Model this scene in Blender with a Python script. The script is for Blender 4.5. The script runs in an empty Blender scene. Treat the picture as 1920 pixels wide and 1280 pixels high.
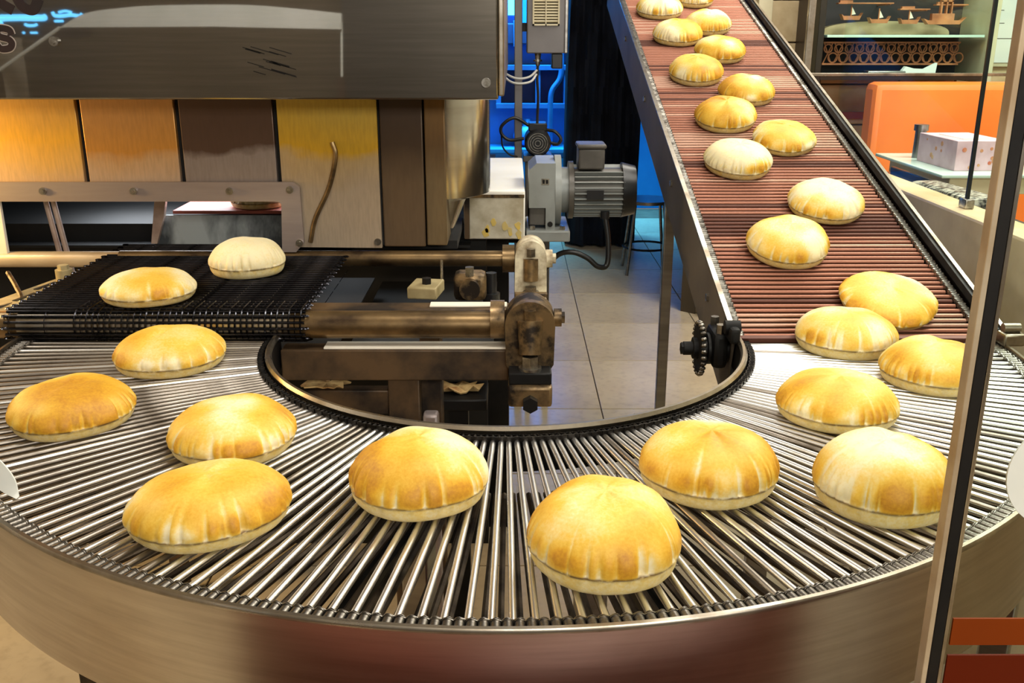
import bpy, bmesh, math, random
from mathutils import Vector, Matrix, noise
PI = math.pi
R = math.radians
scene = bpy.context.scene
COL = scene.collection

# ------------------------------------------------------------------ camera
cam_d = bpy.data.cameras.new('camera')
cam_d.sensor_width = 36.0
cam_d.lens = 33.75
cam_d.clip_start = 0.02
cam_d.clip_end = 60
cam = bpy.data.objects.new('camera', cam_d)
COL.objects.link(cam)
cam.location = (0.010, -1.685, 1.443)
cam.rotation_euler = (R(90 - 17.78), 0, 0)
scene.camera = cam

# ------------------------------------------------------------------ world, lights, exposure
world = bpy.data.worlds.new('world')
scene.world = world
world.use_nodes = True
bg = world.node_tree.nodes['Background']
bg.inputs[0].default_value = (1.0, 0.93, 0.84, 1)
bg.inputs[1].default_value = 0.16

def area(name, loc, size, energy, color=(1, .955, .87), rot=(0, 0, 0), spread=180):
    l = bpy.data.lights.new(name, 'AREA')
    l.shape = 'RECTANGLE'
    l.size, l.size_y = size
    l.energy = energy
    l.color = color
    l.spread = R(spread)
    o = bpy.data.objects.new(name, l)
    o.location = loc
    o.rotation_euler = rot
    COL.objects.link(o)
    return o

area('ceiling_lamp_table', (0.35, -0.60, 2.93), (1.1, 0.5), 21)
area('ceiling_lamp_right', (1.55, 0.3, 2.93), (0.5, 1.4), 19)
area('belt_fill', (0.75, 1.9, 2.93), (0.7, 1.2), 11, (1, .955, .87))  # unseen fill added over the belt to brighten the rods
area('side_fill', (-2.35, -0.1, 2.93), (0.5, 0.9), 26)  # unseen fill added for the floor and panels at the left
area('front_fill', (0.95, -2.95, 2.10), (2.0, 0.5), 38, (1, .955, .88), (R(64), 0, 0))  # unseen frontal fill added behind the camera for the bread sides
area('mirror_fill', (-1.2, -1.9, 2.70), (2.0, 0.4), 44, (1, .92, .82), (R(-62), 0, 0), 140)  # unseen light added to brighten what the hood mirrors
area('ceiling_lamp_dining', (2.2, 1.5, 2.93), (1.2, 0.6), 62, (1, .94, .84))
area('blue_lamp', (0.2, 6.1, 2.9), (1.6, 0.5), 85, (.12, .56, 1.0), (R(12), 0, 0), 100)
area('corner_fill', (1.3, 2.5, 2.93), (0.4, 0.4), 12)  # unseen fill added to lift the dark dining wall
area('oven_fill', (-0.80, 0.95, 1.085), (0.7, 0.2), 5.0, (.86, .93, 1.0))  # fill added inside the oven to lighten its interior
area('panel_glow_fill', (-1.55, 0.30, 1.22), (0.10, 0.10), 6.0, (1, .62, .2), (R(35), 0, R(-75)))  # unseen warm light added for the glow on the left panels

vs = scene.view_settings
vs.view_transform = 'Standard'
vs.look = 'None'
vs.exposure = 0.36
vs.gamma = 1
vs.use_curve_mapping = False
scene.cycles.use_denoising = True
scene.cycles.max_bounces = 8
scene.cycles.transparent_max_bounces = 12

# ------------------------------------------------------------------ materials
MATS = {}
def lin(c):
    return tuple((x / 12.92 if x <= .04045 else ((x + .055) / 1.055) ** 2.4) for x in c)
def rgb(r, g, b):
    return lin((r / 255, g / 255, b / 255)) + (1,)

class NT:
    def __init__(s, name):
        s.m = bpy.data.materials.new(name)
        s.m.use_nodes = True
        s.t = s.m.node_tree
        s.n = s.t.nodes
        s.b = s.n['Principled BSDF']
        MATS[name] = s.m
    def node(s, typ, **kw):
        n = s.n.new(typ)
        for k, v in kw.items():
            if k.startswith('_'):
                setattr(n, k[1:], v)
            else:
                n.inputs[k].default_value = v
        return n
    def link(s, a, b):
        s.t.links.new(a, b)
    def coord(s, scale=(1, 1, 1), rot=(0, 0, 0), src='Object'):
        c = s.n.new('ShaderNodeTexCoord')
        m = s.n.new('ShaderNodeMapping')
        m.inputs['Scale'].default_value = scale
        m.inputs['Rotation'].default_value = rot
        s.link(c.outputs[src], m.inputs['Vector'])
        return m.outputs[0]
    def noise(s, vec, scale, detail=4, rough=.55):
        n = s.node('ShaderNodeTexNoise', Scale=scale, Detail=detail, Roughness=rough)
        s.link(vec, n.inputs['Vector'])
        return n.outputs['Fac']
    def ramp(s, fac, stops):
        r = s.n.new('ShaderNodeValToRGB')
        e = r.color_ramp.elements
        while len(e) < len(stops):
            e.new(.5)
        for el, (p, c) in zip(e, stops):
            el.position = p
            el.color = c
        s.link(fac, r.inputs[0])
        return r.outputs[0]
    def mix(s, fac, a, b, mode='MIX'):
        m = s.n.new('ShaderNodeMix')
        m.data_type = 'RGBA'
        m.blend_type = mode
        for i, v in ((0, fac), (6, a), (7, b)):
            if hasattr(v, 'links') or hasattr(v, 'is_linked'):
                s.link(v, m.inputs[i])
            else:
                m.inputs[i].default_value = v
        return m.outputs[2]
    def bump(s, h, strength=.2, dist=.002):
        b = s.node('ShaderNodeBump', Strength=strength, Distance=dist)
        s.link(h, b.inputs['Height'])
        s.link(b.outputs[0], s.b.inputs['Normal'])

def mat(name, c1, c2=None, scale=8, rough=.5, metal=0, rough2=None, stretch=(1, 1, 1), bump=0, lo=.35, hi=.65, detail=5, src='Object', spec=.5):
    """plain material with a two-tone noise and optional roughness change and relief"""
    t = NT(name)
    c2 = c2 or c1
    v = t.coord(stretch, src=src)
    f = t.noise(v, scale, detail)
    t.link(t.ramp(f, [(lo, c1), (hi, c2)]), t.b.inputs['Base Color'])
    t.b.inputs['Metallic'].default_value = metal
    t.b.inputs['Specular IOR Level'].default_value = spec
    if rough2 is None:
        t.b.inputs['Roughness'].default_value = rough
    else:
        g = (rough, rough, rough, 1), (rough2, rough2, rough2, 1)
        t.link(t.ramp(f, [(lo, g[0]), (hi, g[1])]), t.b.inputs['Roughness'])
    if bump:
        t.bump(f, bump, .004)
    return t.m

def emis(name, c, s):
    t = NT(name)
    t.b.inputs['Base Color'].default_value = c
    t.b.inputs['Emission Color'].default_value = c
    t.b.inputs['Emission Strength'].default_value = s
    return t.m

def glass(name, tint=(.93, .98, .96, 1), refl=.03):
    t = NT(name)
    t.n.remove(t.b)
    tr = t.node('ShaderNodeBsdfTransparent', Color=tint)
    gl = t.node('ShaderNodeBsdfGlossy', Roughness=.01, Color=(1, 1, 1, 1))
    fr = t.node('ShaderNodeFresnel', IOR=1.18)
    mu = t.node('ShaderNodeMath', _operation='MULTIPLY')
    mu.inputs[1].default_value = refl
    t.link(fr.outputs[0], mu.inputs[0])
    mx = t.n.new('ShaderNodeMixShader')
    t.link(mu.outputs[0], mx.inputs[0])
    t.link(tr.outputs[0], mx.inputs[1])
    t.link(gl.outputs[0], mx.inputs[2])
    t.link(mx.outputs[0], t.n['Material Output'].inputs['Surface'])
    return t.m

mat('rod_steel', rgb(236, 235, 232), rgb(196, 188, 176), 9, .30, 1, .42, (1, 3, 3), lo=.45, hi=.72)
mat('rod_sooty', rgb(168, 160, 150), rgb(84, 74, 62), 9, .36, 1, .5, (1, 3, 3), lo=.42, hi=.66)
mat('rod_dark', rgb(92, 80, 66), rgb(40, 33, 27), 20, .45, .8, .6)
mat('rod_copper', rgb(176, 120, 98), rgb(104, 64, 50), 5, .38, .75, .55, (1, 8, 8), lo=.3, hi=.7, src='Generated')
mat('rod_copper_worn', rgb(190, 160, 140), rgb(140, 84, 64), 6, .35, .85, .55, (1, 8, 8), lo=.35, hi=.65, src='Generated')
mat('rod_copper_dark', rgb(110, 62, 46), rgb(60, 34, 26), 7, .45, .5, .6, (1, 8, 8), lo=.3, hi=.7, src='Generated')
mat('chain', rgb(150, 145, 136), rgb(66, 60, 54), 60, .28, 1, .45)
mat('chain_black', rgb(50, 47, 44), rgb(18, 17, 16), 60, .35, .9, .5)
mat('black_wire', rgb(70, 70, 76), rgb(26, 26, 29), 30, .16, 1, .3)
mat('rail_steel', rgb(190, 182, 168), rgb(130, 118, 100), 12, .25, 1, .4)
mat('steel_plain', rgb(165, 162, 158), rgb(140, 137, 134), 3, .3, 1, .4, (1, 1, 14))
mat('steel_pink', rgb(178, 166, 164), rgb(160, 148, 146), 2.5, .42, .8, .5, (1, 1, 10))
mat('steel_mirror', rgb(205, 203, 200), rgb(180, 176, 170), 2, .12, 1, .2, (1, 1, 10))
mat('plate_grey', rgb(104, 97, 88), rgb(82, 76, 70), 4, .6, spec=.25)
mat('dark_iron', rgb(34, 32, 30), rgb(16, 15, 15), 10, .45, .6, .65)
mat('near_black', rgb(22, 20, 19), rgb(9, 9, 9), 4, .8)  # near-black for recesses; under the oven and belt it paints shade
mat('greasy_iron', rgb(142, 116, 80), rgb(38, 29, 20), 22, .3, .6, .55, lo=.42, hi=.6)
mat('greasy_beam', rgb(98, 76, 52), rgb(34, 25, 18), 9, .45, .3, .6, (1, 1, 1), lo=.4, hi=.62)
mat('shaft_brown', rgb(150, 124, 86), rgb(60, 46, 32), 14, .28, .8, .45, (.6, 1, 1))
mat('shaft_cream', rgb(205, 190, 164), rgb(160, 138, 108), 9, .35, .45, .5, (.5, 1, 1))
mat('bearing_cream', rgb(224, 214, 186), rgb(120, 92, 56), 26, .5, .1, .6, lo=.42, hi=.72)
mat('cream_paint', rgb(236, 230, 216), rgb(222, 212, 194), 6, .5)
mat('white_paint', rgb(240, 236, 226), rgb(226, 220, 206), 3, .5)
mat('stained_paint', rgb(206, 198, 178), rgb(168, 156, 130), 18, .5)
mat('grease_yellow', rgb(226, 190, 70), rgb(196, 176, 120), 30, .4)
mat('motor_grey', rgb(150, 154, 152), rgb(128, 130, 126), 7, .42, .1)
mat('motor_dark_grey', rgb(104, 100, 94), rgb(78, 74, 70), 8, .4, .3)
mat('box_grey', rgb(120, 116, 116), rgb(104, 100, 100), 4, .45, .3)
mat('black_plastic', rgb(26, 27, 30), rgb(18, 18, 20), 10, .35)
mat('black_cable', rgb(30, 30, 32), rgb(20, 20, 20), 10, .4)
mat('white_cable', rgb(205, 205, 200), rgb(180, 180, 176), 10, .45)
mat('bolt_steel', rgb(200, 196, 188), rgb(120, 114, 104), 40, .25, 1, .4)
mat('blue_wall', rgb(40, 150, 222), rgb(24, 124, 200), 1.5, .55)
mat('blue_dark', rgb(18, 76, 132), rgb(12, 52, 96), 3, .5)
mat('blue_mid', rgb(34, 126, 200), rgb(24, 100, 170), 3, .5)
mat('dark_drape', rgb(30, 34, 46), rgb(18, 19, 27), 5, .8, spec=.2)
mat('stone', rgb(226, 206, 168), rgb(196, 172, 130), 5, .35, detail=8, bump=.05)
mat('stone_block', rgb(206, 184, 146), rgb(176, 152, 114), 7, .6, detail=8, bump=.2)
mat('mortar', rgb(150, 132, 106), rgb(130, 112, 88), 20, .8)
mat('red_band', rgb(170, 92, 66), rgb(150, 78, 56), 8, .5)
mat('orange_vinyl', rgb(240, 132, 52), rgb(228, 114, 38), 2.5, .42, bump=.05)
mat('orange_film', rgb(124, 52, 6), rgb(114, 46, 5), 3, .6, spec=.1)
mat('rust_film', rgb(94, 28, 3), rgb(86, 25, 3), 3, .6, spec=.1)
mat('wood_carved', rgb(196, 128, 84), rgb(150, 88, 54), 14, .5)
mat('dark_cabinet', rgb(46, 30, 22), rgb(32, 20, 15), 5, .4)
mat('cabinet_back', rgb(44, 34, 40), rgb(30, 24, 28), 4, .6)
mat('beige_frame', rgb(206, 196, 166), rgb(190, 178, 146), 5, .5)
mat('paper', rgb(236, 238, 236), rgb(226, 230, 228), 3, .7)
mat('ink', rgb(60, 62, 64), rgb(50, 52, 54), 3, .7)
mat('glass_slab', rgb(206, 226, 214), rgb(188, 212, 200), 3, .12)
mat('tray_black', rgb(30, 31, 36), rgb(20, 21, 24), 5, .2)
mat('bag_clear', rgb(190, 186, 170), rgb(60, 56, 50), 60, .25, lo=.4, hi=.6)
mat('white_plastic', rgb(232, 234, 228), rgb(214, 218, 210), 4, .35)
mat('maroon', rgb(120, 54, 40), rgb(104, 44, 32), 3, .4)
mat('cream_wall', rgb(232, 218, 186), rgb(218, 200, 164), 2, .6)
mat('plaster', rgb(206, 196, 178), rgb(190, 178, 160), 2, .8)
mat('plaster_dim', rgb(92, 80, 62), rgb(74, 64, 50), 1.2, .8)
mat('ceiling_paint', rgb(222, 219, 213), rgb(210, 207, 200), 1, .9)
mat('ebony', rgb(30, 27, 26), rgb(22, 20, 19), 3, .5)
mat('brown_wood', rgb(66, 46, 34), rgb(48, 34, 26), 3, .5)
mat('flour_steel', rgb(196, 204, 204), rgb(70, 76, 80), 9, .5, .3, lo=.42, hi=.6, stretch=(1, 1, .35))
mat('grey_dark_panel', rgb(64, 70, 78), rgb(50, 55, 62), 3, .45, .3)
mat('terracotta', rgb(176, 92, 74), rgb(140, 66, 52), 8, .6)
mat('pinkish_tube', rgb(214, 192, 180), rgb(170, 146, 134), 12, .4, .2)
mat('olive_bracket', rgb(186, 172, 130), rgb(140, 124, 86), 12, .5, .3)
mat('tissue_print', rgb(222, 190, 200), rgb(196, 160, 168), 12, .5)
mat('tissue_flower', rgb(190, 96, 70), rgb(210, 170, 120), 30, .5)
mat('tile_grout', rgb(120, 104, 84), rgb(100, 86, 70), 10, .8)
mat('lettering_dark', rgb(26, 16, 18), rgb(40, 18, 18), 6, .5)
mat('lettering_edge', rgb(190, 176, 166), rgb(160, 150, 144), 6, .5)
mat('bread_scrap', rgb(220, 190, 130), rgb(150, 108, 60), 30, .8)
emis('lamp_cyan', (.10, .62, 1, 1), 2.2)
emis('neon_blue', (.12, .55, 1, 1), 5)
glass('glass_clear')
glass('glass_green', (.94, .975, .955, 1))

def floor_mat(name):
    t = NT(name)
    v = t.coord((1, 1, 1))
    oi = t.n.new('ShaderNodeObjectInfo')
    f = t.noise(v, 3.5, 6)
    f2 = t.noise(v, 26, 5)
    c = t.ramp(f, [(.3, rgb(186, 166, 132)), (.7, rgb(212, 196, 162))])
    c = t.mix(t.ramp(f2, [(.5, (0, 0, 0, 1)), (.75, (.5, .5, .5, 1))]), c, rgb(150, 128, 96))
    d = t.noise(v, 1.6, 5)
    c = t.mix(t.ramp(d, [(.5, (0, 0, 0, 1)), (.72, (.55, .55, .55, 1))]), c, rgb(120, 100, 76))
    c = t.mix(.12, c, oi.outputs['Color'])
    t.link(c, t.b.inputs['Base Color'])
    t.b.inputs['Roughness'].default_value = .28
floor_mat('floor_tile')

def reflection_steel(name, tones, rough=.38, metal=.45):
    """stainless with a reflection painted into the colour: gold tones above, paler veil below"""
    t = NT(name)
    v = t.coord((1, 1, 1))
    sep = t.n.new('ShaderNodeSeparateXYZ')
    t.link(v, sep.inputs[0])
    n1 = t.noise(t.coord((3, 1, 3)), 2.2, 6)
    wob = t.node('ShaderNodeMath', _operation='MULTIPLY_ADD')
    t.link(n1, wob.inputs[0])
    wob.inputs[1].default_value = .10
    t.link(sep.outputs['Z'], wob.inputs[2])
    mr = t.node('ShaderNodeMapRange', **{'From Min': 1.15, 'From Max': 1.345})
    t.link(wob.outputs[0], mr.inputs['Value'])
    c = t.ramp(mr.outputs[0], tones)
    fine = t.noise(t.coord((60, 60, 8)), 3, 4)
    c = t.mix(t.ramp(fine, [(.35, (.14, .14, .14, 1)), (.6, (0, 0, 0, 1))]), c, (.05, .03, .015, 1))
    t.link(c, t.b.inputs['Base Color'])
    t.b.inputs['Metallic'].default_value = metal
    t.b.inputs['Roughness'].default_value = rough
reflection_steel('steel_gold_bright', [(0, rgb(214, 190, 170)), (.35, rgb(236, 190, 110)), (.6, rgb(244, 186, 66)), (1, rgb(214, 166, 90))])
reflection_steel('steel_gold', [(0, rgb(206, 190, 178)), (.38, rgb(210, 172, 130)), (.5, rgb(206, 146, 66)), (1, rgb(190, 140, 84))])
reflection_steel('steel_brown', [(0, rgb(160, 148, 144)), (.4, rgb(150, 138, 134)), (.5, rgb(88, 66, 54)), (1, rgb(84, 62, 48))])
reflection_steel('steel_olive', [(0, rgb(190, 172, 150)), (.38, rgb(196, 168, 120)), (.5, rgb(212, 166, 40)), (1, rgb(190, 160, 70))])
reflection_steel('steel_bronze', [(0, rgb(128, 108, 78)), (.5, rgb(104, 78, 46)), (1, rgb(120, 88, 46))])
reflection_steel('steel_umber', [(0, rgb(112, 92, 70)), (.5, rgb(72, 54, 38)), (1, rgb(66, 50, 38))])

def hood_mat():
    t = NT('hood_steel')
    v = t.coord((1, 1, 1))
    f = t.noise(t.coord((2, 2, 50)), 2.5, 5)
    g = t.noise(v, 1.8, 4)
    c = t.ramp(f, [(.3, rgb(96, 90, 80)), (.7, rgb(110, 103, 93))])
    c = t.mix(t.ramp(g, [(.4, (0, 0, 0, 1)), (.7, (.5, .5, .5, 1))]), c, rgb(80, 73, 60))
    t.link(c, t.b.inputs['Base Color'])
    t.b.inputs['Metallic'].default_value = 1
    t.b.inputs['Roughness'].default_value = .30
    t.b.inputs['Coat Weight'].default_value = 1
    t.b.inputs['Coat IOR'].default_value = 2.5
    t.b.inputs['Coat Roughness'].default_value = .02
hood_mat()

def skirt_mat():
    t = NT('skirt_steel')
    f = t.noise(t.coord((2, 2, 40)), 3, 5)
    g = t.noise(t.coord(), 5, 6)
    c = t.ramp(f, [(.3, rgb(176, 164, 150)), (.7, rgb(196, 186, 172))])
    c = t.mix(t.ramp(g, [(.5, (0, 0, 0, 1)), (.75, (.4, .4, .4, 1))]), c, rgb(140, 122, 104))
    t.link(c, t.b.inputs['Base Color'])
    t.b.inputs['Metallic'].default_value = 1
    t.b.inputs['Roughness'].default_value = .30
skirt_mat()

def bread_mat():
    t = NT('pita_crust')
    a = t.n.new('ShaderNodeAttribute')
    a.attribute_name = 'toast'
    sep = t.n.new('ShaderNodeSeparateColor')
    t.link(a.outputs['Color'], sep.inputs[0])
    v = t.coord()
    n1 = t.noise(v, 260, 3, .6)
    n2 = t.noise(v, 60, 4, .6)
    ad = t.node('ShaderNodeMath', _operation='MULTIPLY_ADD')
    t.link(n1, ad.inputs[0])
    ad.inputs[1].default_value = .46
    t.link(sep.outputs[0], ad.inputs[2])
    ad2 = t.node('ShaderNodeMath', _operation='MULTIPLY_ADD')
    t.link(n2, ad2.inputs[0])
    ad2.inputs[1].default_value = .28
    t.link(ad.outputs[0], ad2.inputs[2])
    su = t.node('ShaderNodeMath', _operation='SUBTRACT')
    t.link(ad2.outputs[0], su.inputs[0])
    su.inputs[1].default_value = .37
    c = t.ramp(su.outputs[0], [(0, rgb(240, 226, 182)), (.22, rgb(234, 208, 130)), (.46, rgb(231, 188, 72)), (.74, rgb(216, 162, 36)), (1, rgb(188, 128, 26))])
    sm = t.node('ShaderNodeMath', _operation='MULTIPLY')
    t.link(sep.outputs[1], sm.inputs[0])
    t.link(t.ramp(n2, [(.34, (.25, .25, .25, 1)), (.48, (1, 1, 1, 1))]), sm.inputs[1])
    c = t.mix(sm.outputs[0], c, rgb(84, 50, 18))
    t.link(c, t.b.inputs['Base Color'])
    t.b.inputs['Roughness'].default_value = .55
    t.b.inputs['Subsurface Weight'].default_value = .08
    t.b.inputs['Subsurface Radius'].default_value = (.012, .006, .002)
    t.b.inputs['Subsurface Scale'].default_value = .4
    t.bump(n2, .12, .002)
bread_mat()

# ------------------------------------------------------------------ geometry helpers
class MB:
    """collects shapes into one mesh; coordinates are world metres unless the object is moved later"""
    def __init__(s):
        s.bm = bmesh.new()
    def box(s, x0, x1, y0, y1, z0, z1, bev=0, rot=None, piv=None):
        m = Matrix.Translation(((x0 + x1) / 2, (y0 + y1) / 2, (z0 + z1) / 2)) @ Matrix.Diagonal((abs(x1 - x0), abs(y1 - y0), abs(z1 - z0), 1))
        r = bmesh.ops.create_cube(s.bm, size=1, matrix=m)
        vs_ = r['verts']
        if bev:
            ed = list({e for v in vs_ for e in v.link_edges})
            rb = bmesh.ops.bevel(s.bm, geom=ed, offset=bev, segments=2, affect='EDGES', profile=.5)
            bf = set(rb['faces'])
            for f in bf:
                for e in f.edges:
                    if any(g not in bf for g in e.link_faces):
                        e.smooth = False
            vs_ = list({v for f in rb['faces'] for v in f.verts} | {v for v in vs_ if v.is_valid})
        if rot is not None:
            p = Vector(piv) if piv else Vector(((x0 + x1) / 2, (y0 + y1) / 2, (z0 + z1) / 2))
            bmesh.ops.rotate(s.bm, verts=vs_, cent=p, matrix=rot)
        return s
    def cyl(s, a, b, r, r2=None, n=16, caps=True):
        a, b = Vector(a), Vector(b)
        d = b - a
        q = d.to_track_quat('Z', 'Y').to_matrix().to_4x4()
        bmesh.ops.create_cone(s.bm, cap_ends=caps, segments=n, radius1=r, radius2=r if r2 is None else r2, depth=d.length,
                              matrix=Matrix.Translation((a + b) / 2) @ q)
        return s
    def tube(s, pts, r, n=8, closed=False):
        pts = [Vector(p) for p in pts]
        rings = []
        N = len(pts)
        up = None
        for i, p in enumerate(pts):
            if closed:
                d = pts[(i + 1) % N] - pts[i - 1]
            else:
                d = pts[min(i + 1, N - 1)] - pts[max(i - 1, 0)]
            d.normalize()
            if up is None:
                up = Vector((0, 0, 1)) if abs(d.z) < .9 else Vector((1, 0, 0))
            sd = d.cross(up).normalized()
            up = sd.cross(d).normalized()
            rr = r[i] if isinstance(r, (list, tuple)) else r
            rings.append([s.bm.verts.new(p + rr * (math.cos(t) * sd + math.sin(t) * up)) for t in [2 * PI * k / n for k in range(n)]])
        for i in range(N if closed else N - 1):
            A, B = rings[i], rings[(i + 1) % N]
            for k in range(n):
                s.bm.faces.new((A[k], A[(k + 1) % n], B[(k + 1) % n], B[k]))
        if not closed:
            s.bm.faces.new(rings[0][::-1])
            s.bm.faces.new(rings[-1])
        return s
    def prism(s, poly, axis, a, b):
        """extrude a 2D outline along an axis ('x','y','z') from a to b"""
        def P(u, v, w):
            return {'x': (w, u, v), 'y': (u, w, v), 'z': (u, v, w)}[axis]
        A = [s.bm.verts.new(P(u, v, a)) for u, v in poly]
        B = [s.bm.verts.new(P(u, v, b)) for u, v in poly]
        n = len(poly)
        for k in range(n):
            s.bm.faces.new((A[k], A[(k + 1) % n], B[(k + 1) % n], B[k]))
        s.bm.faces.new(A[::-1])
        s.bm.faces.new(B)
        return s
    def arc_band(s, prof, a0, a1, n, cx=0, cy=0, closed=False):
        """sweep a closed (r,z) profile around the vertical axis"""
        rows = []
        for i in range(n + (0 if closed else 1)):
            t = a0 + (a1 - a0) * i / n
            rows.append([s.bm.verts.new((cx + r * math.cos(t), cy + r * math.sin(t), z)) for r, z in prof])
        m = len(prof)
        for i in range(n if closed else n):
            A, B = rows[i], rows[(i + 1) % len(rows)]
            for k in range(m):
                s.bm.faces.new((A[k], A[(k + 1) % m], B[(k + 1) % m], B[k]))
        if not closed:
            s.bm.faces.new(rows[0][::-1])
            s.bm.faces.new(rows[-1])
        return s
    def sphere(s, c, r, sc=(1, 1, 1), n=12):
        bmesh.ops.create_uvsphere(s.bm, u_segments=n, v_segments=max(6, n // 2), radius=r,
                                  matrix=Matrix.Translation(c) @ Matrix.Diagonal((*sc, 1)))
        return s
    def mesh(s, name, material, smooth=True):
        bmesh.ops.recalc_face_normals(s.bm, faces=s.bm.faces)
        if smooth:
            for f in s.bm.faces:
                f.smooth = True
            for e in s.bm.edges:
                if len(e.link_faces) != 2 or e.calc_face_angle(0) > R(37):
                    e.smooth = False
        me = bpy.data.meshes.new(name)
        s.bm.to_mesh(me)
        s.bm.free()
        me.materials.append(MATS[material])
        return me
    def build(s, name, material, parent=None, smooth=True):
        return put(name, s.mesh(name, material, smooth), parent)

def world_loc(o):
    p = Vector((0, 0, 0))
    while o:
        p += o.location
        o = o.parent
    return p

def put(name, me, parent=None, loc=(0, 0, 0), rot=None):
    o = bpy.data.objects.new(name, me)
    COL.objects.link(o)
    o.location = loc
    if parent:
        o.parent = parent
        o.location = Vector(loc) - world_loc(parent)
    if rot:
        o.rotation_euler = rot
    return o

def tag(o, label, cat, group=None):
    o['label'] = label
    o['category'] = cat
    if group:
        o['group'] = group
    return o

def thing(name, label, cat, loc=(0, 0, 0), group=None):
    o = bpy.data.objects.new(name, None)
    o.empty_display_size = .1
    COL.objects.link(o)
    o.location = loc
    return tag(o, label, cat, group)

def struct(o):
    o['kind'] = 'structure'
    return o

def smooth_path(pts, n=8):
    """Catmull-Rom through the points"""
    P = [Vector(p) for p in pts]
    P = [2 * P[0] - P[1]] + P + [2 * P[-1] - P[-2]]
    out = []
    for i in range(1, len(P) - 2):
        for k in range(n):
            t = k / n
            a, b, c, d = P[i - 1], P[i], P[i + 1], P[i + 2]
            out.append(.5 * ((2 * b) + (c - a) * t + (2 * a - 5 * b + 4 * c - d) * t * t + (3 * b - a - 3 * c + d) * t ** 3))
    out.append(P[-2])
    return out

# ------------------------------------------------------------------ the room
fl = struct(MB().box(-3.2, 3.4, -4.2, 6.6, -.10, -.006).build('floor', 'tile_grout'))
TW = .6
tile_me = MB().box(-.2975, .2975, -.2975, .2975, -.006, 0, bev=.0015).mesh('floor_tile', 'floor_tile', False)
random.seed(3)
for i in range(11):
    for j in range(18):
        x, y = -2.93 + TW * i, -3.975 + TW * j + .2
        if x - .3 < -3.2 or x + .3 > 3.4 or y + .3 > 6.6:
            continue
        o = put('tile', tile_me, fl, (x, y, 0))
        k = random.uniform(.55, .9)
        o.color = (k, k * .86, k * .66, 1)
struct(MB().box(-3.2, 3.4, -4.2, 6.6, 3.0, 3.1).build('ceiling', 'ceiling_paint'))
struct(MB().box(-3.3, -3.2, -4.2, 6.6, 0, 3.0).build('wall_left', 'plaster'))
struct(MB().box(3.4, 3.5, -4.2, 6.6, 0, 3.0).build('wall_right', 'plaster'))
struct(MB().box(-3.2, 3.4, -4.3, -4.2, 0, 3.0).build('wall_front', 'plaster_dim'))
struct(MB().box(-3.2, 1.52, 6.6, 6.7, 0, 3.0).build('wall_back', 'blue_wall'))
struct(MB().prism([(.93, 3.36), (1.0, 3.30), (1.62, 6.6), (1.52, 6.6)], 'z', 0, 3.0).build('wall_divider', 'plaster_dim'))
# stone block wall behind the dining corner
wr = struct(MB().box(1.0, 3.4, 3.34, 3.44, 0, 3.0).build('wall_dining', 'mortar'))
blk = {}
random.seed(11)
for row in range(12):
    z0 = row * .20
    if z0 > 2.3:
        break
    x = 1.0 - (row % 2) * .15
    while x < 3.39:
        w = random.choice((.28, .34, .40))
        xa, xb = max(x, 1.0), min(x + w, 3.4)
        if xb - xa > .05:
            MB().box(xa + .004, xb - .004, 3.318 - random.uniform(0, .004), 3.345, z0 + .004, z0 + .196, bev=.003).build(
                'stone_block', 'stone_block', wr, False)
        x += w
struct(MB().box(1.0, 3.4, 3.300, 3.3135, 1.03, 1.065, bev=.002).build('trim_2', 'red_band'))
# low parapet that carries the front glass, seen only as a reflection in the turntable skirt
pw = struct(MB().box(-.42, .52, -1.10, -.99, 0, .80, bev=.004).build('wall_parapet', 'maroon'))
struct(MB().box(.52, 1.5, -1.10, -.99, 0, .80, bev=.004).build('wall_parapet_tan', 'plaster'))
struct(MB().box(-2.4, -.42, -1.10, -.99, 0, .50, bev=.004).build('wall_parapet_cream', 'cream_wall'))
# stone side wall right of the rising belt
struct(MB().box(1.10, 1.19, -.98, 1.75, 0, 1.028, bev=.008).build('wall_side', 'stone'))
struct(MB().box(1.19, 1.32, -.98, 1.75, 0, .985, bev=.004).build('trim_1', 'brown_wood'))

# ------------------------------------------------------------------ turntable conveyor
ZT = .90
RI, RO = .430, .900
tt = thing('turntable_conveyor', 'half-round conveyor table of radial steel rods edged by a roller chain', 'conveyor')
rod_mes = [MB().cyl((.440, 0, 0), (.882, 0, 0), .0040, n=12).mesh('rod', m) for m in ('rod_steel', 'rod_sooty')]
random.seed(5)
NR = 124
for i in range(NR):
    a = R(2) - R(184) * i / (NR - 1) + random.uniform(-.0012, .0012)
    me = rod_mes[1 if random.random() < (.75 if i > 78 else .12) else 0]
    put('rod', me, tt, (0, 0, ZT - .0042), (0, 0, a))
rr = MB()
for i in range(NR):
    a = R(2.6) - R(184) * i / (NR - 1) + random.uniform(-.004, .004)
    z = ZT - .085
    rr.cyl((.445 * math.cos(a), .445 * math.sin(a), z), (.885 * math.cos(a), .885 * math.sin(a), z), .0042, n=6)
o = rr.build('return_rods', 'rod_dark', tt)
o['kind'] = 'stuff'
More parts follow.
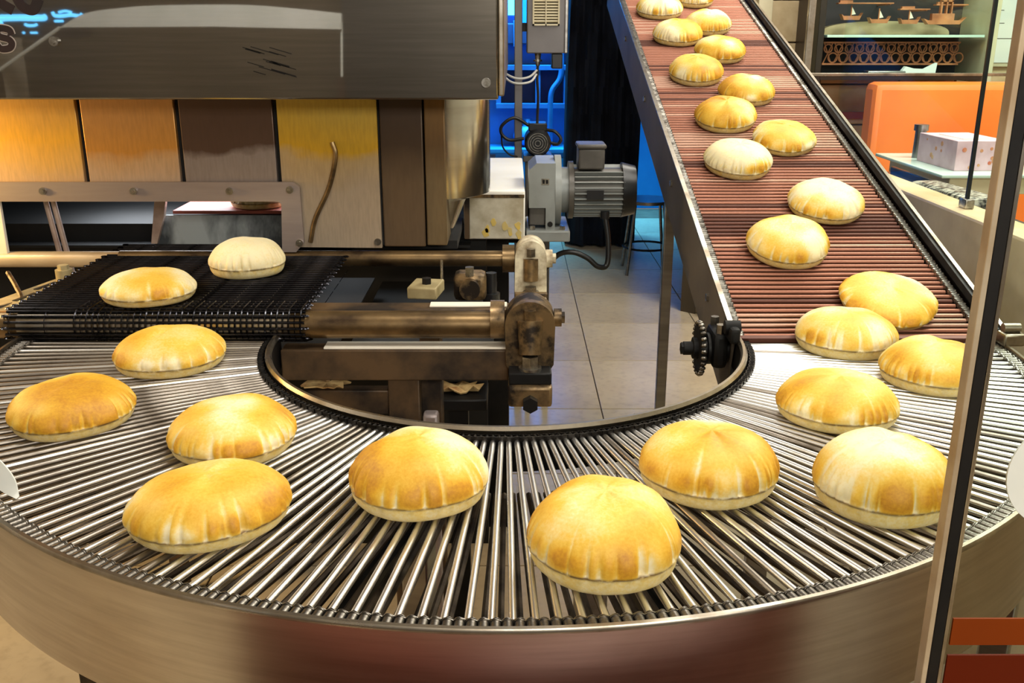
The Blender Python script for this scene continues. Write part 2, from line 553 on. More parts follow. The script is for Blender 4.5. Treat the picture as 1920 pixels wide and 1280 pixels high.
# outer chain, one object for every link
def link_mesh(w, pin, material):
    m = MB()
    L, LR = .0118, .0064
    for sx in (-w, w):
        pl = []
        for k in range(9):
            t = -PI / 2 + PI * k / 8
            pl.append((L / 2 + LR * math.cos(t), LR * math.sin(t)))
        pl.append((0, .0038))
        for k in range(9):
            t = PI / 2 + PI * k / 8
            pl.append((-L / 2 + LR * math.cos(t), LR * math.sin(t)))
        pl.append((0, -.0038))
        m.prism(pl, 'x', sx - .0006, sx + .0006)
    for yy in (-L / 2, L / 2):
        m.cyl((-w - pin, yy, 0), (w + pin, yy, 0), .0054, n=12)
    return m.mesh('chain_link', material)
link_a = link_mesh(.0072, .0, 'chain')
link_b = link_mesh(.0090, .0014, 'chain')
rc = .8890
NL = int(round(R(188) * rc / .0118))
for i in range(NL):
    a = R(4) - R(188) * (i + .5) / NL
    put('chain_link', link_a if i % 2 else link_b, tt, (rc * math.cos(a), rc * math.sin(a), ZT - .0025), (0, 0, a))
# inner chain: links of a few pixels
mc = MB()
ric = .4405
n = int(R(186) * ric / .0085)
for i in range(n):
    a = R(3) - R(186) * i / n
    ca, sa = math.cos(a), math.sin(a)
    m4 = Matrix.Translation((ric * ca, ric * sa, ZT + .001)) @ Matrix.Rotation(a, 4, 'Z')
    w = .0046 if i % 2 else .0033
    for sx in (-w, w):
        bmesh.ops.create_cube(mc.bm, size=1, matrix=m4 @ Matrix.Translation((sx, 0, 0)) @ Matrix.Diagonal((.0012, .0098, .0075, 1)))
    mc.cyl(m4 @ Vector((-w, 0, .001)), m4 @ Vector((w, 0, .001)), .0029, n=6)
o = mc.build('inner_chain', 'chain_black', tt)
o['kind'] = 'stuff'
A0, A1 = R(6), R(-186)
MB().arc_band([(.9015, .755), (.9045, .755), (.9045, .905), (.9015, .905)], A0, A1, 160).build('outer_skirt', 'skirt_steel', tt)
MB().arc_band([(.9000, .9030), (.9075, .9030), (.9075, .9065), (.9060, .9085), (.9012, .9085), (.9000, .9065)], A0, A1, 160).build('skirt_lip', 'rail_steel', tt)
MB().arc_band([(.424, .845), (.4315, .845), (.4315, .905), (.424, .905)], R(4), R(-184), 96).build('inner_skirt', 'dark_iron', tt)
MB().arc_band([(.4215, .9035), (.4315, .9035), (.4325, .9085), (.429, .9135), (.4240, .9135), (.4205, .9085)], R(4), R(-184), 120).build('inner_rail', 'rail_steel', tt)
MB().arc_band([(.882, .862), (.899, .862), (.899, .886), (.882, .886)], A0, A1, 96).build('chain_track', 'dark_iron', tt)
MB().arc_band([(.436, .862), (.452, .862), (.452, .886), (.436, .886)], A0, A1, 64).build('inner_track', 'dark_iron', tt)
for ang in (-8, -35, -75, -105, -145, -172):
    a = R(ang)
    q = Matrix.Rotation(a, 3, 'Z')
    MB().box(.43, .90, -.016, .016, .765, .80, rot=q, piv=(0, 0, .78)).build('cross_beam', 'dark_iron', tt)
    if ang in (-35, -75, -105):
        MB().box(.845, .885, -.02, .02, 0, .775, bev=.003, rot=q, piv=(0, 0, .4)).build('leg', 'steel_plain', tt)
    if ang in (-8, -75, -105):
        MB().box(.46, .50, -.02, .02, 0, .775, bev=.003, rot=q, piv=(0, 0, .4)).build('leg', 'steel_plain', tt)
# catch tray below the rods, left of centre
MB().box(-.47, -.27, -.83, -.66, .640, .648, bev=.002, rot=Matrix.Rotation(R(-22), 3, 'Z')).build('crumb_tray', 'steel_plain', tt)

# ------------------------------------------------------------------ rising belt
SL = .30
TI = math.atan(SL)
inc = thing('inclined_conveyor', 'long rising conveyor of copper-brown rods climbing away to the back', 'conveyor', (.665, 0, 0))
rod_i = [MB().cyl((-.222, 0, 0), (.214, 0, 0), .0046, n=12).mesh('rod', m) for m in ('rod_copper', 'rod_copper_worn', 'rod_copper_dark')]
random.seed(8)
PY = .0166
NI = 160
for i in range(NI):
    y = .012 + PY * i
    u = noise.noise(Vector((0, i * .13, 3.1))) + random.uniform(-.25, .25)
    me = rod_i[1] if u > .22 else rod_i[2] if u < -.24 else rod_i[0]
    put('rod', me, inc, (.665 + random.uniform(-.002, .002), y, ZT - .0046 + SL * y), (TI, 0, 0))
m = MB()
for i in range(NI):
    y = .03 + PY * i
    m.cyl((.445, y, ZT - .075 + SL * y), (.885, y, ZT - .075 + SL * y), .0046, n=6)
o = m.build('return_rods', 'rod_copper_dark', inc)
o['kind'] = 'stuff'
q = Matrix.Rotation(TI, 3, 'X')
def inc_box(x0, x1, s0, s1, h0, h1, bev=0):
    """box in belt coordinates: s along the belt, h above it"""
    return MB().box(x0, x1, s0, s1, ZT + h0, ZT + h1, bev=bev, rot=q, piv=(0, 0, ZT))
LEN = 2.75
inc_box(.417, .421, .0, LEN, -.140, .014).build('side_plate', 'plate_grey', inc)
inc_box(.414, .424, .0, LEN, .014, .018).build('side_rail', 'rail_steel', inc)
inc_box(.905, .909, .0, LEN, -.095, .03).build('side_plate', 'dark_iron', inc)
inc_box(.896, .905, .0, LEN, .014, .030).build('side_rail', 'dark_iron', inc)
inc_box(.9035, .9115, .0, LEN, .030, .034).build('guard_lip', 'rail_steel', inc)
inc_box(.43, .90, .02, LEN, -.125, -.121).build('bottom_pan', 'near_black', inc)
for xx in (.434, .887):
    m = MB()
    N = int(LEN / .0083)
    for i in range(N):
        s = .004 + i * .0083
        y, z = s * math.cos(TI), ZT + s * math.sin(TI) + .001
        w = .0068 if i % 2 else .0050
        for sx in (-w, w):
            m.box(xx + sx - .0007, xx + sx + .0007, y - .0052, y + .0052, z - .004, z + .005)
        m.cyl((xx - w, y, z + .002), (xx + w, y, z + .002), .0036, n=8)
    o = m.build('side_chain', 'bolt_steel' if xx > .6 else 'chain', inc)
    o['kind'] = 'stuff'
for s in (.25, .8, 1.4, 2.0):
    y, z = s * math.cos(TI), ZT + s * math.sin(TI) - .05
    MB().cyl((.412, y, z), (.418, y, z), .009, n=6).build('bolt', 'bolt_steel', inc)
# supports
for x_, y_ in ((.447, .96), (.885, .96)):
    zt = ZT + SL * y_ - .15
    MB().box(x_ - .014, x_ + .014, y_ - .014, y_ + .014, .03, zt, bev=.003).build('leg', 'steel_plain', inc)
    MB().cyl((x_, y_, 0), (x_, y_, .035), .03, .018, n=16).build('foot', 'dark_iron', inc)
MB().box(.428, .462, .935, .985, 1.02, 1.06, bev=.003).build('leg_clamp', 'steel_plain', inc)
# sprocket and bearings at the lower end
def gear(cx, cy, cz, r, n, w, material, parent, name='sprocket'):
    pl = []
    for k in range(n * 4):
        t = 2 * PI * k / (n * 4)
        rr_ = r if k % 4 in (0, 1) else r - .006
        pl.append((cy + rr_ * math.cos(t), cz + rr_ * math.sin(t)))
    m = MB().prism(pl, 'x', cx - w / 2, cx + w / 2)
    m.cyl((cx - w * 1.6, cy, cz), (cx + w * 1.6, cy, cz), r * .42, n=16)
    return m.build(name, material, parent)
sx_, sy_, sz_ = .365, .045, .875
gear(sx_, sy_, sz_, .048, 17, .008, 'dark_iron', inc)
m = MB()
for k in range(26):
    t = PI * .1 + 2 * PI * k / 26
    m.sphere((sx_, sy_ + .049 * math.cos(t), sz_ + .049 * math.sin(t)), .0055, (1.1, 1, .8), 8)
m.build('sprocket_chain', 'chain', inc)
MB().cyl((.335, sy_, sz_), (.43, sy_, sz_), .013, n=16).build('sprocket_shaft', 'dark_iron', inc)
MB().cyl((.330, sy_, sz_), (.338, sy_, sz_), .012, n=6).build('shaft_nut', 'dark_iron', inc)
bh = MB().box(.383, .412, .005, .085, .845, .915, bev=.010).cyl((.378, sy_, sz_), (.416, sy_, sz_), .03, n=20).build('bearing_housing', 'dark_iron', inc)
for yy, zz in ((.018, .918), (.072, .918)):
    MB().cyl((.397, yy, zz - .01), (.397, yy, zz + .012), .0085, n=6).build('bolt', 'bolt_steel', bh)
MB().box(.405, .424, -.03, .03, .905, .935, bev=.006).cyl((.40, 0, .93), (.428, 0, .93), .013, n=14).build('end_bracket', 'dark_iron', inc)
MB().box(.896, .935, -.04, .03, .905, .928, bev=.004).cyl((.90, -.02, .935), (.93, -.02, .935), .009, n=10).build('end_bracket', 'rail_steel', inc)
inc_box(.428, .898, .0, .010, .0, .010).build('transfer_plate', 'rod_copper_dark', inc)

# ------------------------------------------------------------------ wire discharge conveyor
wc = thing('wire_conveyor', 'black wire mesh conveyor feeding bread out of the oven onto the turntable', 'conveyor', (-.65, .25, 0))
Y1, Z1, Y2, Z2, RR = .035, .925, .50, .925, .026
XL, XR = -.925, -.372
cross = MB().cyl((XL, 0, 0), (XR, 0, 0), .0028, n=8).mesh('cross_wire', 'black_wire')
path = []
step = .0160
yy = .60
while yy > Y1:
    path.append((yy, Z1 + RR + .004))
    yy -= step
for k in range(9):
    t = PI / 2 + PI * k / 8
    path.append((Y1 + (RR + .004) * math.cos(t), Z1 + (RR + .004) * math.sin(t)))
for y_, z_ in path:
    put('cross_wire', cross, wc, (0, y_, z_))
# longitudinal wires (too fine to tell apart one by one)
m = MB()
rail_path = [(.60, Z1 + RR + .004), (.40, Z1 + RR + .0035), (.2, Z1 + RR + .0045)] + [
    (Y1 + (RR + .005) * math.cos(PI / 2 + PI * k / 8), Z1 + (RR + .005) * math.sin(PI / 2 + PI * k / 8)) for k in range(9)] + [(.2, Z1 - RR - .006), (.6, Z1 - RR - .006)]
nx = 50
for i in range(nx):
    x = XL + .008 + (XR - XL - .016) * i / (nx - 1)
    j = .0012 * (i % 2)
    if i % 6 == 0:
        m.tube([(x, y_, z_ + j) for y_, z_ in rail_path], .0009, 4)
    elif x > -.80:
        m.tube([(x, y_, z_ + j) for y_, z_ in [(.085, Z1 + RR + .004)] + rail_path[3:-1]], .0016, 4)
o = m.build('mesh_wires', 'black_wire', wc)
o['kind'] = 'stuff'
# looped wire ends along the two edges
m = MB()
for xe in (XL, XR):
    for y_, z_ in path[::2]:
        m.tube([(xe + .007 * math.cos(t), y_ + .005 * math.sin(t), z_ + .001) for t in [2 * PI * k / 8 for k in range(8)]], .0016, 4, True)
o = m.build('edge_loops', 'black_wire', wc)
o['kind'] = 'stuff'
MB().cyl((-1.05, Y1, Z1), (-.01, Y1, Z1), RR, n=28).build('front_shaft', 'shaft_brown', wc)
MB().cyl((-.905, Y1, Z1), (-.40, Y1, Z1), RR + .0015, n=28).build('front_roller', 'rail_steel', wc)
MB().cyl((-1.45, Y2, Z2 + .018), (-.86, Y2, Z2 + .018), .0185, n=24).build('rear_shaft_cover', 'shaft_cream', wc)
MB().cyl((-.90, Y2, Z2 + .02), (.01, Y2, Z2 + .02), .0185, n=24).build('rear_shaft', 'shaft_brown', wc)
MB().box(-.94, -.34, .06, .70, .845, .849).build('under_dark', 'near_black', wc)  # near-black sheet added for the dark under the belt
MB().box(-.34, -.03, .17, .84, .80, .804).build('under_dark', 'near_black', wc)  # near-black sheet added where only darkness shows beside the belt
# bearing blocks on the arm
def hexbolt(a, b, r, material='bolt_steel'):
    return MB().cyl(a, b, r, n=6)
b2 = MB()
out = []
for k in range(25):
    t = PI * k / 24
    out.append((.043 + .046 * math.cos(t), .934 + .046 * math.sin(t)))
out = [(.087, .86)] + out + [(-.001, .86), (.008, .845), (.078, .845)]
b2.prism(out, 'y', -.008, .062)
bb2 = b2.build('bearing_housing', 'greasy_iron', wc)
MB().cyl((-.03, Y1, .935), (-.004, Y1, .935), .036, n=24).build('bearing_collar', 'greasy_iron', wc)
MB().cyl((.088, .03, .94), (.102, .03, .94), .017, n=16).cyl((.1, .03, .94), (.108, .03, .94), .011, n=6).build('shaft_end', 'greasy_iron', wc)
MB().cyl((.043, -.022, .885), (.043, -.008, .945), .020, .024, n=18).build('grease_boss', 'greasy_iron', bb2)
MB().cyl((.043, -.012, .948), (.043, -.012, .966), .012, n=6).build('bolt', 'greasy_iron', bb2)
MB().cyl((.043, -.028, .862), (.043, -.028, .884), .016, n=6).cyl((.043, -.028, .858), (.043, -.028, .863), .021, n=20).build('bolt', 'bolt_steel', bb2)
MB().box(.004, .082, -.05, .01, .835, .858, bev=.003).build('shim_plate', 'dark_iron', wc)
MB().box(.003, .083, -.062, .07, .796, .836, bev=.006).build('arm_block', 'greasy_iron', wc)
MB().cyl((.043, -.062, .806), (.043, -.078, .806), .015, n=6).build('bolt', 'dark_iron', wc)
b1 = MB()
out = []
for k in range(25):
    t = PI * k / 24
    out.append((.053 + .036 * math.cos(t), .955 + .040 * math.sin(t)))
out = [(.09, .87)] + out + [(.016, .87)]
b1.prism(out, 'y', .455, .53)
bb1 = b1.build('bearing_housing', 'bearing_cream', wc)
MB().cyl((-.012, Y2, .945), (.016, Y2, .945), .032, n=24).build('bearing_collar', 'shaft_brown', wc)
MB().cyl((.088, Y2, .945), (.104, Y2, .945), .021, n=18).cyl((.104, Y2, .945), (.112, Y2, .945), .012, n=6).build('shaft_end', 'bearing_cream', wc)
MB().cyl((.053, .448, .905), (.053, .452, .955), .017, n=16).build('grease_boss', 'greasy_iron', bb1)
MB().cyl((.053, .445, .962), (.053, .445, .980), .011, n=6).build('bolt', 'bolt_steel', bb1)
MB().cyl((.053, .435, .882), (.053, .435, .894), .014, n=6).cyl((.053, .435, .878), (.053, .435, .883), .019, n=20).build('bolt', 'bolt_steel', bb1)
MB().box(.018, .088, .07, .56, .852, .876, bev=.003).build('support_arm', 'bearing_cream', wc)
MB().box(.016, .090, .41, .43, .868, .884, bev=.002).build('arm_stop', 'greasy_iron', wc)
# frame beams and legs below
MB().box(-.42, .004, .005, .05, .824, .884, bev=.003).build('frame_beam', 'greasy_beam', wc)
MB().box(-.34, .004, .008, .047, .8845, .888, bev=.001).build('beam_top_strip', 'cream_paint', wc)
MB().box(-.42, .004, .10, .15, .906, .936, bev=.003).build('frame_beam', 'greasy_beam', wc)
MB().box(-.15, .0, .11, .14, .9365, .940, bev=.001).build('beam_top_strip', 'cream_paint', wc)
MB().box(-.225, -.165, .02, .06, 0, .824, bev=.003).build('leg', 'greasy_beam', wc)
MB().box(-.168, -.126, .07, .11, 0, .90, bev=.003).build('leg', 'greasy_beam', wc)
MB().box(-.39, -.225, .03, .06, .745, .795, bev=.003).build('cross_brace', 'greasy_beam', wc)
MB().box(-.157, -.128, -.02, .01, .0, .765, bev=.006).build('stub_post', 'steel_pink', wc)
MB().box(-.90, -.86, .02, .06, 0, .86, bev=.003).build('leg', 'greasy_beam', wc)
MB().box(-.90, -.86, .56, .60, 0, .90, bev=.003).build('leg', 'greasy_beam', wc)
# tensioner bits on the beam
tb = MB().box(-.195, -.135, .17, .25, .936, .960, bev=.003, rot=Matrix.Rotation(R(-8), 3, 'Z')).build('tension_block', 'olive_bracket', wc)
MB().cyl((-.163, .205, .958), (-.163, .205, .972), .010, n=6).build('nut', 'dark_iron', tb)
MB().cyl((-.135, .245, .955), (-.135, .245, 1.0), .003, n=8).build('stud', 'bolt_steel', tb)
pb = MB().box(-.115, -.045, .30, .36, .895, .955, bev=.012).cyl((-.08, .285, .925), (-.08, .37, .925), .022, n=18).build('pillow_block', 'greasy_iron', wc)
MB().cyl((-.08, .30, .953), (-.08, .30, .972), .010, n=6).build('bolt', 'bolt_steel', pb)
MB().cyl((-.035, .34, .90), (-.035, .34, .95), .012, n=10).cyl((-.035, .34, .88), (-.035, .34, .905), .019, n=12).build('sensor', 'black_plastic', wc)
# left side bracket
br = MB().box(-1.02, -.945, .10, .40, .922, .930, bev=.002, rot=Matrix.Rotation(R(-13), 3, 'Z')).build('slotted_bracket', 'olive_bracket', wc)
for k in range(2):
    MB().box(-.99, -.98, .18 + .09 * k, .245 + .09 * k, .9302, .9315, rot=Matrix.Rotation(R(-13), 3, 'Z')).build('slot', 'dark_iron', br)
MB().cyl((-.965, .35, .93), (-.965, .35, .955), .018, n=14).cyl((-.965, .35, .955), (-.965, .35, .965), .012, n=6).build('bracket_bolt', 'olive_bracket', wc)
MB().tube(smooth_path([(-1.06, .30, .96), (-1.02, .25, .94), (-.99, .20, .925), (-1.00, .12, .93)], 6), .005, 6).build('drive_chain', 'chain', wc)

# ------------------------------------------------------------------ oven
ov = thing('oven', 'stainless bread oven with a deep hood and gold-toned panels', 'oven', (-1.2, .9, 0))
XH = -.018
hood = MB().box(-2.6, XH, .35, 2.6, 1.313, 1.95, bev=.004).build('hood', 'hood_steel', ov)
MB().box(XH, XH + .012, .352, 2.4, 1.32, 1.95, bev=.003).build('hood_lip', 'rail_steel', hood)
for x_, z_ in ((-.043, 1.347), (-.915, 1.428)):
    MB().cyl((x_, .350, z_), (x_, .343, z_), .0095, n=20).cyl((x_, .344, z_), (x_, .339, z_), .005, n=6).build('rivet', 'bolt_steel', hood)
random.seed(4)
m = MB()
for k in range(16):
    x_, z_ = -.49 + random.uniform(-.04, .04), 1.415 - random.uniform(0, .06)
    w = random.uniform(.012, .03)
    m.box(x_ - w, x_ + w, .3492, .3499, z_ - .0008, z_ + .0008, rot=Matrix.Rotation(R(16), 3, 'Y'))
m.build('scratch_marks', 'dark_iron', hood)
# front panels with recessed dark joints
YF = .50
MB().box(-2.6, -.26, YF + .012, YF + .05, 1.10, 1.32).build('panel_backing', 'near_black', ov)
MB().box(-.51, -.26, YF + .012, YF + .05, .975, 1.10).build('panel_backing', 'near_black', ov)
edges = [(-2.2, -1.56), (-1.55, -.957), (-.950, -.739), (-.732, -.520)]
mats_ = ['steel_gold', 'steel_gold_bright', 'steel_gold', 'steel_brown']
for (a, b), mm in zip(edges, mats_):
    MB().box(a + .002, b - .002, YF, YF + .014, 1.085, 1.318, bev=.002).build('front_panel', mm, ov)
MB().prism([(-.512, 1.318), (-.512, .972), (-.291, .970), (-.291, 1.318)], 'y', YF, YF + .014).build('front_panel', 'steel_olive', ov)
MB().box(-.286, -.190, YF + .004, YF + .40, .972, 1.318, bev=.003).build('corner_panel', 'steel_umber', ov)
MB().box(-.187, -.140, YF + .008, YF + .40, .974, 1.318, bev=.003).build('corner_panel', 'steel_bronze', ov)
# polished rounded end of the oven, narrowing at its foot
cm = MB()
prof = [(.150, 1.318), (.150, 1.080), (.088, 1.062), (.050, .975)]
rows = []
for i in range(33):
    t = -PI / 2 + PI * i / 32
    rows.append([cm.bm.verts.new((-.185 + r * math.cos(t) * .95, .66 + r * math.sin(t), z)) for r, z in prof[:4]])
for i in range(32):
    for k in range(3):
        cm.bm.faces.new((rows[i][k], rows[i + 1][k], rows[i + 1][k + 1], rows[i][k + 1]))
cm.bm.faces.new([r[0] for r in rows])
cm.bm.faces.new([r[3] for r in rows][::-1])
cm.build('rounded_end', 'steel_mirror', ov)
# bolted frame round the outlet
ZF0, ZF1 = 1.080, 1.124
fr = MB()
outline = [(-1.9, ZF1), (-.484, ZF1), (-.470, ZF1 - .012), (-.468, .985), (-.488, .963), (-.520, .963), (-.514, ZF0 - .006), (-.520, ZF0), (-1.9, ZF0)]
fr.prism(outline, 'y', YF - .014, YF - .006)
frame = fr.build('outlet_frame', 'steel_pink', ov)
for x_, z_ in ((-1.27, 1.104), (-1.05, 1.104), (-.845, 1.104), (-.628, 1.104), (-.492, 1.107), (-.478, .985)):
    MB().cyl((x_, YF - .014, z_), (x_, YF - .019, z_), .0082, n=18).cyl((x_, YF - .019, z_), (x_, YF - .022, z_), .0045, n=6).build('bolt', 'bolt_steel', frame)
MB().cyl((-.300, YF - .001, .985), (-.300, YF - .007, .985), .008, n=18).build('bolt', 'bolt_steel', ov)
MB().box(-1.9, -1.155, YF - .010, YF, .955, 1.08, bev=.002).build('outlet_side', 'cream_paint', ov)
# interior seen through the outlet
MB().box(-2.4, -.50, 1.20, 1.22, .85, 1.32).build('inner_back', 'grey_dark_panel', ov)
MB().box(-2.4, -.50, YF + .05, 1.2, 1.10, 1.11).build('inner_roof', 'near_black', ov)
MB().prism([(.745, .925), (.752, .925), (.772, .998), (.765, .998)], 'x', -.91, -.56).build('flour_plate', 'flour_steel', ov)
MB().box(-.865, -.50, .775, 1.15, 1.000, 1.008).build('inner_belt', 'terracotta', ov)
MB().prism([(-.915, .93), (-.885, 1.09), (-.855, 1.09), (-.875, 1.0), (-.90, .93)], 'y', .735, .75).build('inner_cheek', 'pinkish_tube', ov)
for dx in (0, .018):
    MB().cyl((-1.108 + dx, .60, 1.10), (-1.076 + dx, .60, .84), .0065, n=10).build('support_tube', 'pinkish_tube', ov)
# cable hanging in front of the olive panel
MB().tube(smooth_path([(-.392, YF - .006, 1.212), (-.386, YF - .008, 1.18), (-.405, YF - .008, 1.11), (-.440, YF - .008, 1.04), (-.455, YF - .006, .985)], 8), .0055, 8).build('hanging_cable', 'shaft_brown', ov)
# near-black base added for the dark under the oven; blocks light
MB().box(-2.5, -.06, .85, 2.4, 0, .96).build('base', 'near_black', ov)
MB().box(-2.4, -.10, YF + .30, .86, .905, .912).build('shade_plate', 'near_black', ov)
MB().box(-.30, -.12, .56, .85, .955, .975).build('shade_plate', 'near_black', ov)
# lettering on the hood
def ribbon(pts, w, t, y):
    P = smooth_path([(x, y, z) for x, z in pts], 8)
    m = MB()
    L, Rr = [], []
    for i, p in enumerate(P):
        d = (P[min(i + 1, len(P) - 1)] - P[max(i - 1, 0)]).normalized()
        nn = Vector((-d.z, 0, d.x))
        L.append(p + nn * w)
        Rr.append(p - nn * w)
    poly = [(v.x, v.z) for v in L] + [(v.x, v.z) for v in reversed(Rr)]
    m.prism(poly, 'y', y - t, y)
    return m
S_ = [(-1.000, 1.440), (-1.004, 1.450), (-1.022, 1.453), (-1.030, 1.446), (-1.024, 1.437), (-1.008, 1.432), (-1.002, 1.424), (-1.008, 1.415), (-1.024, 1.413), (-1.032, 1.420)]
ribbon(S_, .0085, .0008, .3499).build('letter_edge', 'lettering_edge', hood)
ribbon(S_, .0065, .0008, .3490).build('letter', 'lettering_dark', hood)
for pts in ([(-1.03, 1.535), (-1.012, 1.502), (-.99, 1.487)], [(-.985, 1.53), (-.972, 1.497), (-.95, 1.488), (-.935, 1.51)]):
    ribbon(pts, .010, .0008, .3499).build('letter', 'lettering_dark', hood)

# ------------------------------------------------------------------ chain guard and gear motor
cg = thing('chain_guard', 'white painted box cover with yellow grease stains beside the grey gear motor', 'machine cover', (-.035, 1.1, 0))
MB().box(-.116, .044, .80, 1.50, .928, 1.055, bev=.005).build('body', 'white_paint', cg)
MB().box(-.100, .040, .7965, .7995, .932, 1.040).build('front_plate', 'stained_paint', cg)
MB().box(-.114, -.101, .7955, .7995, .93, 1.038).build('edge_strip', 'greasy_beam', cg)
MB().box(-.114, .042, .7945, .7995, 1.038, 1.046).build('dirt_seam', 'greasy_iron', cg)
random.seed(2)
for k in range(7):
    x_ = random.uniform(-.06, .03)
    z_ = .936 + random.uniform(0, .03) * (1 if k < 5 else 2)
    pts = [(x_ + random.uniform(.004, .009) * math.cos(t) * (1 + .4 * random.random()), z_ + random.uniform(.008, .014) * math.sin(t)) for t in [2 * PI * j / 9 for j in range(9)]]
    MB().prism(pts, 'y', .7950, .7966).build('grease_stain', 'grease_yellow', cg)
MB().box(-.06, .0, .95, 1.40, 0, .93).build('post', 'dark_iron', cg)

gm = thing('gear_motor', 'grey gear motor with a finned body and black cable behind the bearing arm', 'motor', (.17, .95, 0))
gb = MB().prism([(.055, .948), (.055, 1.10), (.075, 1.118), (.125, 1.118), (.125, .94), (.10, .94), (.10, 1.0), (.055, 1.0)], 'y', .86, 1.04).build('gearbox', 'motor_grey', gm)
MB().box(.055, .10, .875, 1.02, .95, 1.0, bev=.004).build('gearbox_foot', 'motor_dark_grey', gb)
MB().box(.088, .108, .8585, .8605, 1.062, 1.078).build('name_plate', 'bolt_steel', gb)
for dx in (0, .009):
    MB().box(.0905 + dx, .0965 + dx, .8578, .8586, 1.065, 1.075).build('plate_mark', 'dark_iron', gb)
MB().cyl((.112, .862, .957), (.112, .855, .957), .007, n=14).build('bolt', 'dark_iron', gb)
MB().cyl((.125, .95, 1.035), (.142, .95, 1.035), .095, n=28).build('flange', 'motor_grey', gm)
MB().cyl((.142, .95, 1.035), (.165, .95, 1.035), .062, n=24).build('neck', 'motor_grey', gm)
MB().cyl((.163, .95, 1.035), (.176, .95, 1.035), .078, n=28).build('front_cover', 'motor_dark_grey', gm)
MB().cyl((.170, .95, 1.035), (.315, .95, 1.035), .060, n=28).build('motor_body', 'motor_dark_grey', gm)
for k in range(30):
    t = 2 * PI * k / 30
    if 60 < math.degrees(t) < 120:
        continue
    qf = Matrix.Rotation(-t, 3, 'X')
    MB().box(.178, .312, .949, .951, 1.035 + .058, 1.035 + .074, rot=Matrix.Rotation(t - PI / 2, 3, 'X'), piv=(.2, .95, 1.035)).build('cooling_fin', 'motor_grey', gm, False)
MB().cyl((.308, .95, 1.035), (.345, .95, 1.035), .075, .066, n=28).build('fan_cover', 'black_plastic', gm)
tbx = MB().box(.188, .258, .905, .995, 1.095, 1.150, bev=.005).build('terminal_box', 'motor_dark_grey', gm)
MB().box(.184, .262, .900, 1.0, 1.150, 1.162, bev=.005).build('terminal_lid', 'motor_dark_grey', tbx)
MB().box(.21, .255, .873, .876, 1.02, 1.045).build('rating_plate', 'black_plastic', gm)
MB().box(.048, .165, .84, 1.06, .912, .942, bev=.004).build('base_plate', 'motor_grey', gm)
for x_, y_ in ((.145, .86), (.065, .86)):
    MB().cyl((x_, y_, .942), (x_, y_, .952), .008, n=6).build('bolt', 'bolt_steel', gm)
MB().box(-.05, .06, .98, 1.02, .88, .912, bev=.003).build('mount_arm', 'dark_iron', gm)
MB().tube(smooth_path([(.262, .90, .975), (.272, .89, .905), (.270, .88, .842), (.245, .87, .838), (.215, .87, .862), (.175, .87, .878), (.135, .88, .868), (.10, .90, .82), (.07, .93, .74)], 8), .0075, 10).build('cable', 'black_cable', gm)
MB().cyl((.262, .90, .985), (.262, .90, .965), .012, n=12).build('cable_gland', 'black_plastic', gm)

# ------------------------------------------------------------------ blue-lit back room
pole = tag(MB().box(.019, .048, 1.99, 2.02, 0, 2.95, bev=.003).build('steel_pole', 'box_grey'), 'grey square steel pole standing in front of the blue back wall', 'pole')
vb = thing('vent_box', 'grey metal control box with a louvred vent fixed beside the pole', 'control box', (.135, 2.0, 1.374))
MB().box(.064, .200, 1.96, 2.10, 1.374, 1.80, bev=.004).build('body', 'box_grey', vb)
MB().box(.200, .213, 1.965, 2.10, 1.374, 1.80, bev=.003).build('side_flange', 'steel_plain', vb)
MB().box(.048, .066, 1.99, 2.02, 1.45, 1.48).build('mount', 'dark_iron', vb)
vf = MB()
for a_, b_, c_, d_ in ((.084, .090, 1.47, 1.78), (.175, .181, 1.47, 1.78), (.084, .181, 1.47, 1.476), (.084, .181, 1.774, 1.78), (.130, .134, 1.47, 1.78)):
    vf.box(a_, b_, 1.950, 1.960, c_, d_)
vfo = vf.build('vent_frame', 'beige_frame', vb)
for k in range(30):
    z_ = 1.482 + k * .0098
    MB().box(.090, .175, 1.951, 1.960, z_, z_ + .005, rot=Matrix.Rotation(R(-25), 3, 'X')).build('slat', 'beige_frame', vfo, False)
MB().box(.090, .175, 1.9592, 1.9600, 1.476, 1.774).build('vent_shadow_box', 'near_black', vb)
MB().cyl((.105, 2.0, 1.374), (.105, 2.0, 1.33), .012, .008, n=10).cyl((.105, 2.0, 1.345), (.105, 2.0, 1.352), .016, n=12).build('cable_gland', 'bolt_steel', vb)
MB().box(.155, .195, 1.97, 2.05, 1.32, 1.374, bev=.004).build('plug_block', 'black_plastic', vb)
MB().tube(smooth_path([(.105, 2.0, 1.33), (.103, 1.99, 1.28), (.107, 1.985, 1.22), (.105, 1.98, 1.15), (.104, 1.97, 1.115)], 6), .005, 8).build('cable', 'black_cable', vb)
cb = tag(MB().tube(smooth_path([(-.03, 2.0, 1.315), (.0, 1.975, 1.295), (.035, 1.965, 1.285), (.075, 1.97, 1.292), (.102, 1.985, 1.315)], 8), .0042, 8).build('cable_loop', 'white_cable'),
         'upper pale cable sagging from the hood edge across the pole', 'cable', 'sagging pale cables')
cb2 = tag(MB().tube(smooth_path([(-.03, 1.99, 1.305), (.0, 1.965, 1.277), (.035, 1.955, 1.268), (.078, 1.96, 1.275), (.100, 1.985, 1.30)], 8), .0042, 8).build('cable_loop', 'white_cable'),
          'lower pale cable sagging from the hood edge across the pole', 'cable', 'sagging pale cables')
bm_ = thing('fan_motor', 'small black motor with a round fan grille on a bracket below the vent box', 'motor', (.106, 2.0, .96))
MB().cyl((.106, 1.95, 1.055), (.106, 2.12, 1.055), .048, n=28).build('motor_body', 'black_plastic', bm_)
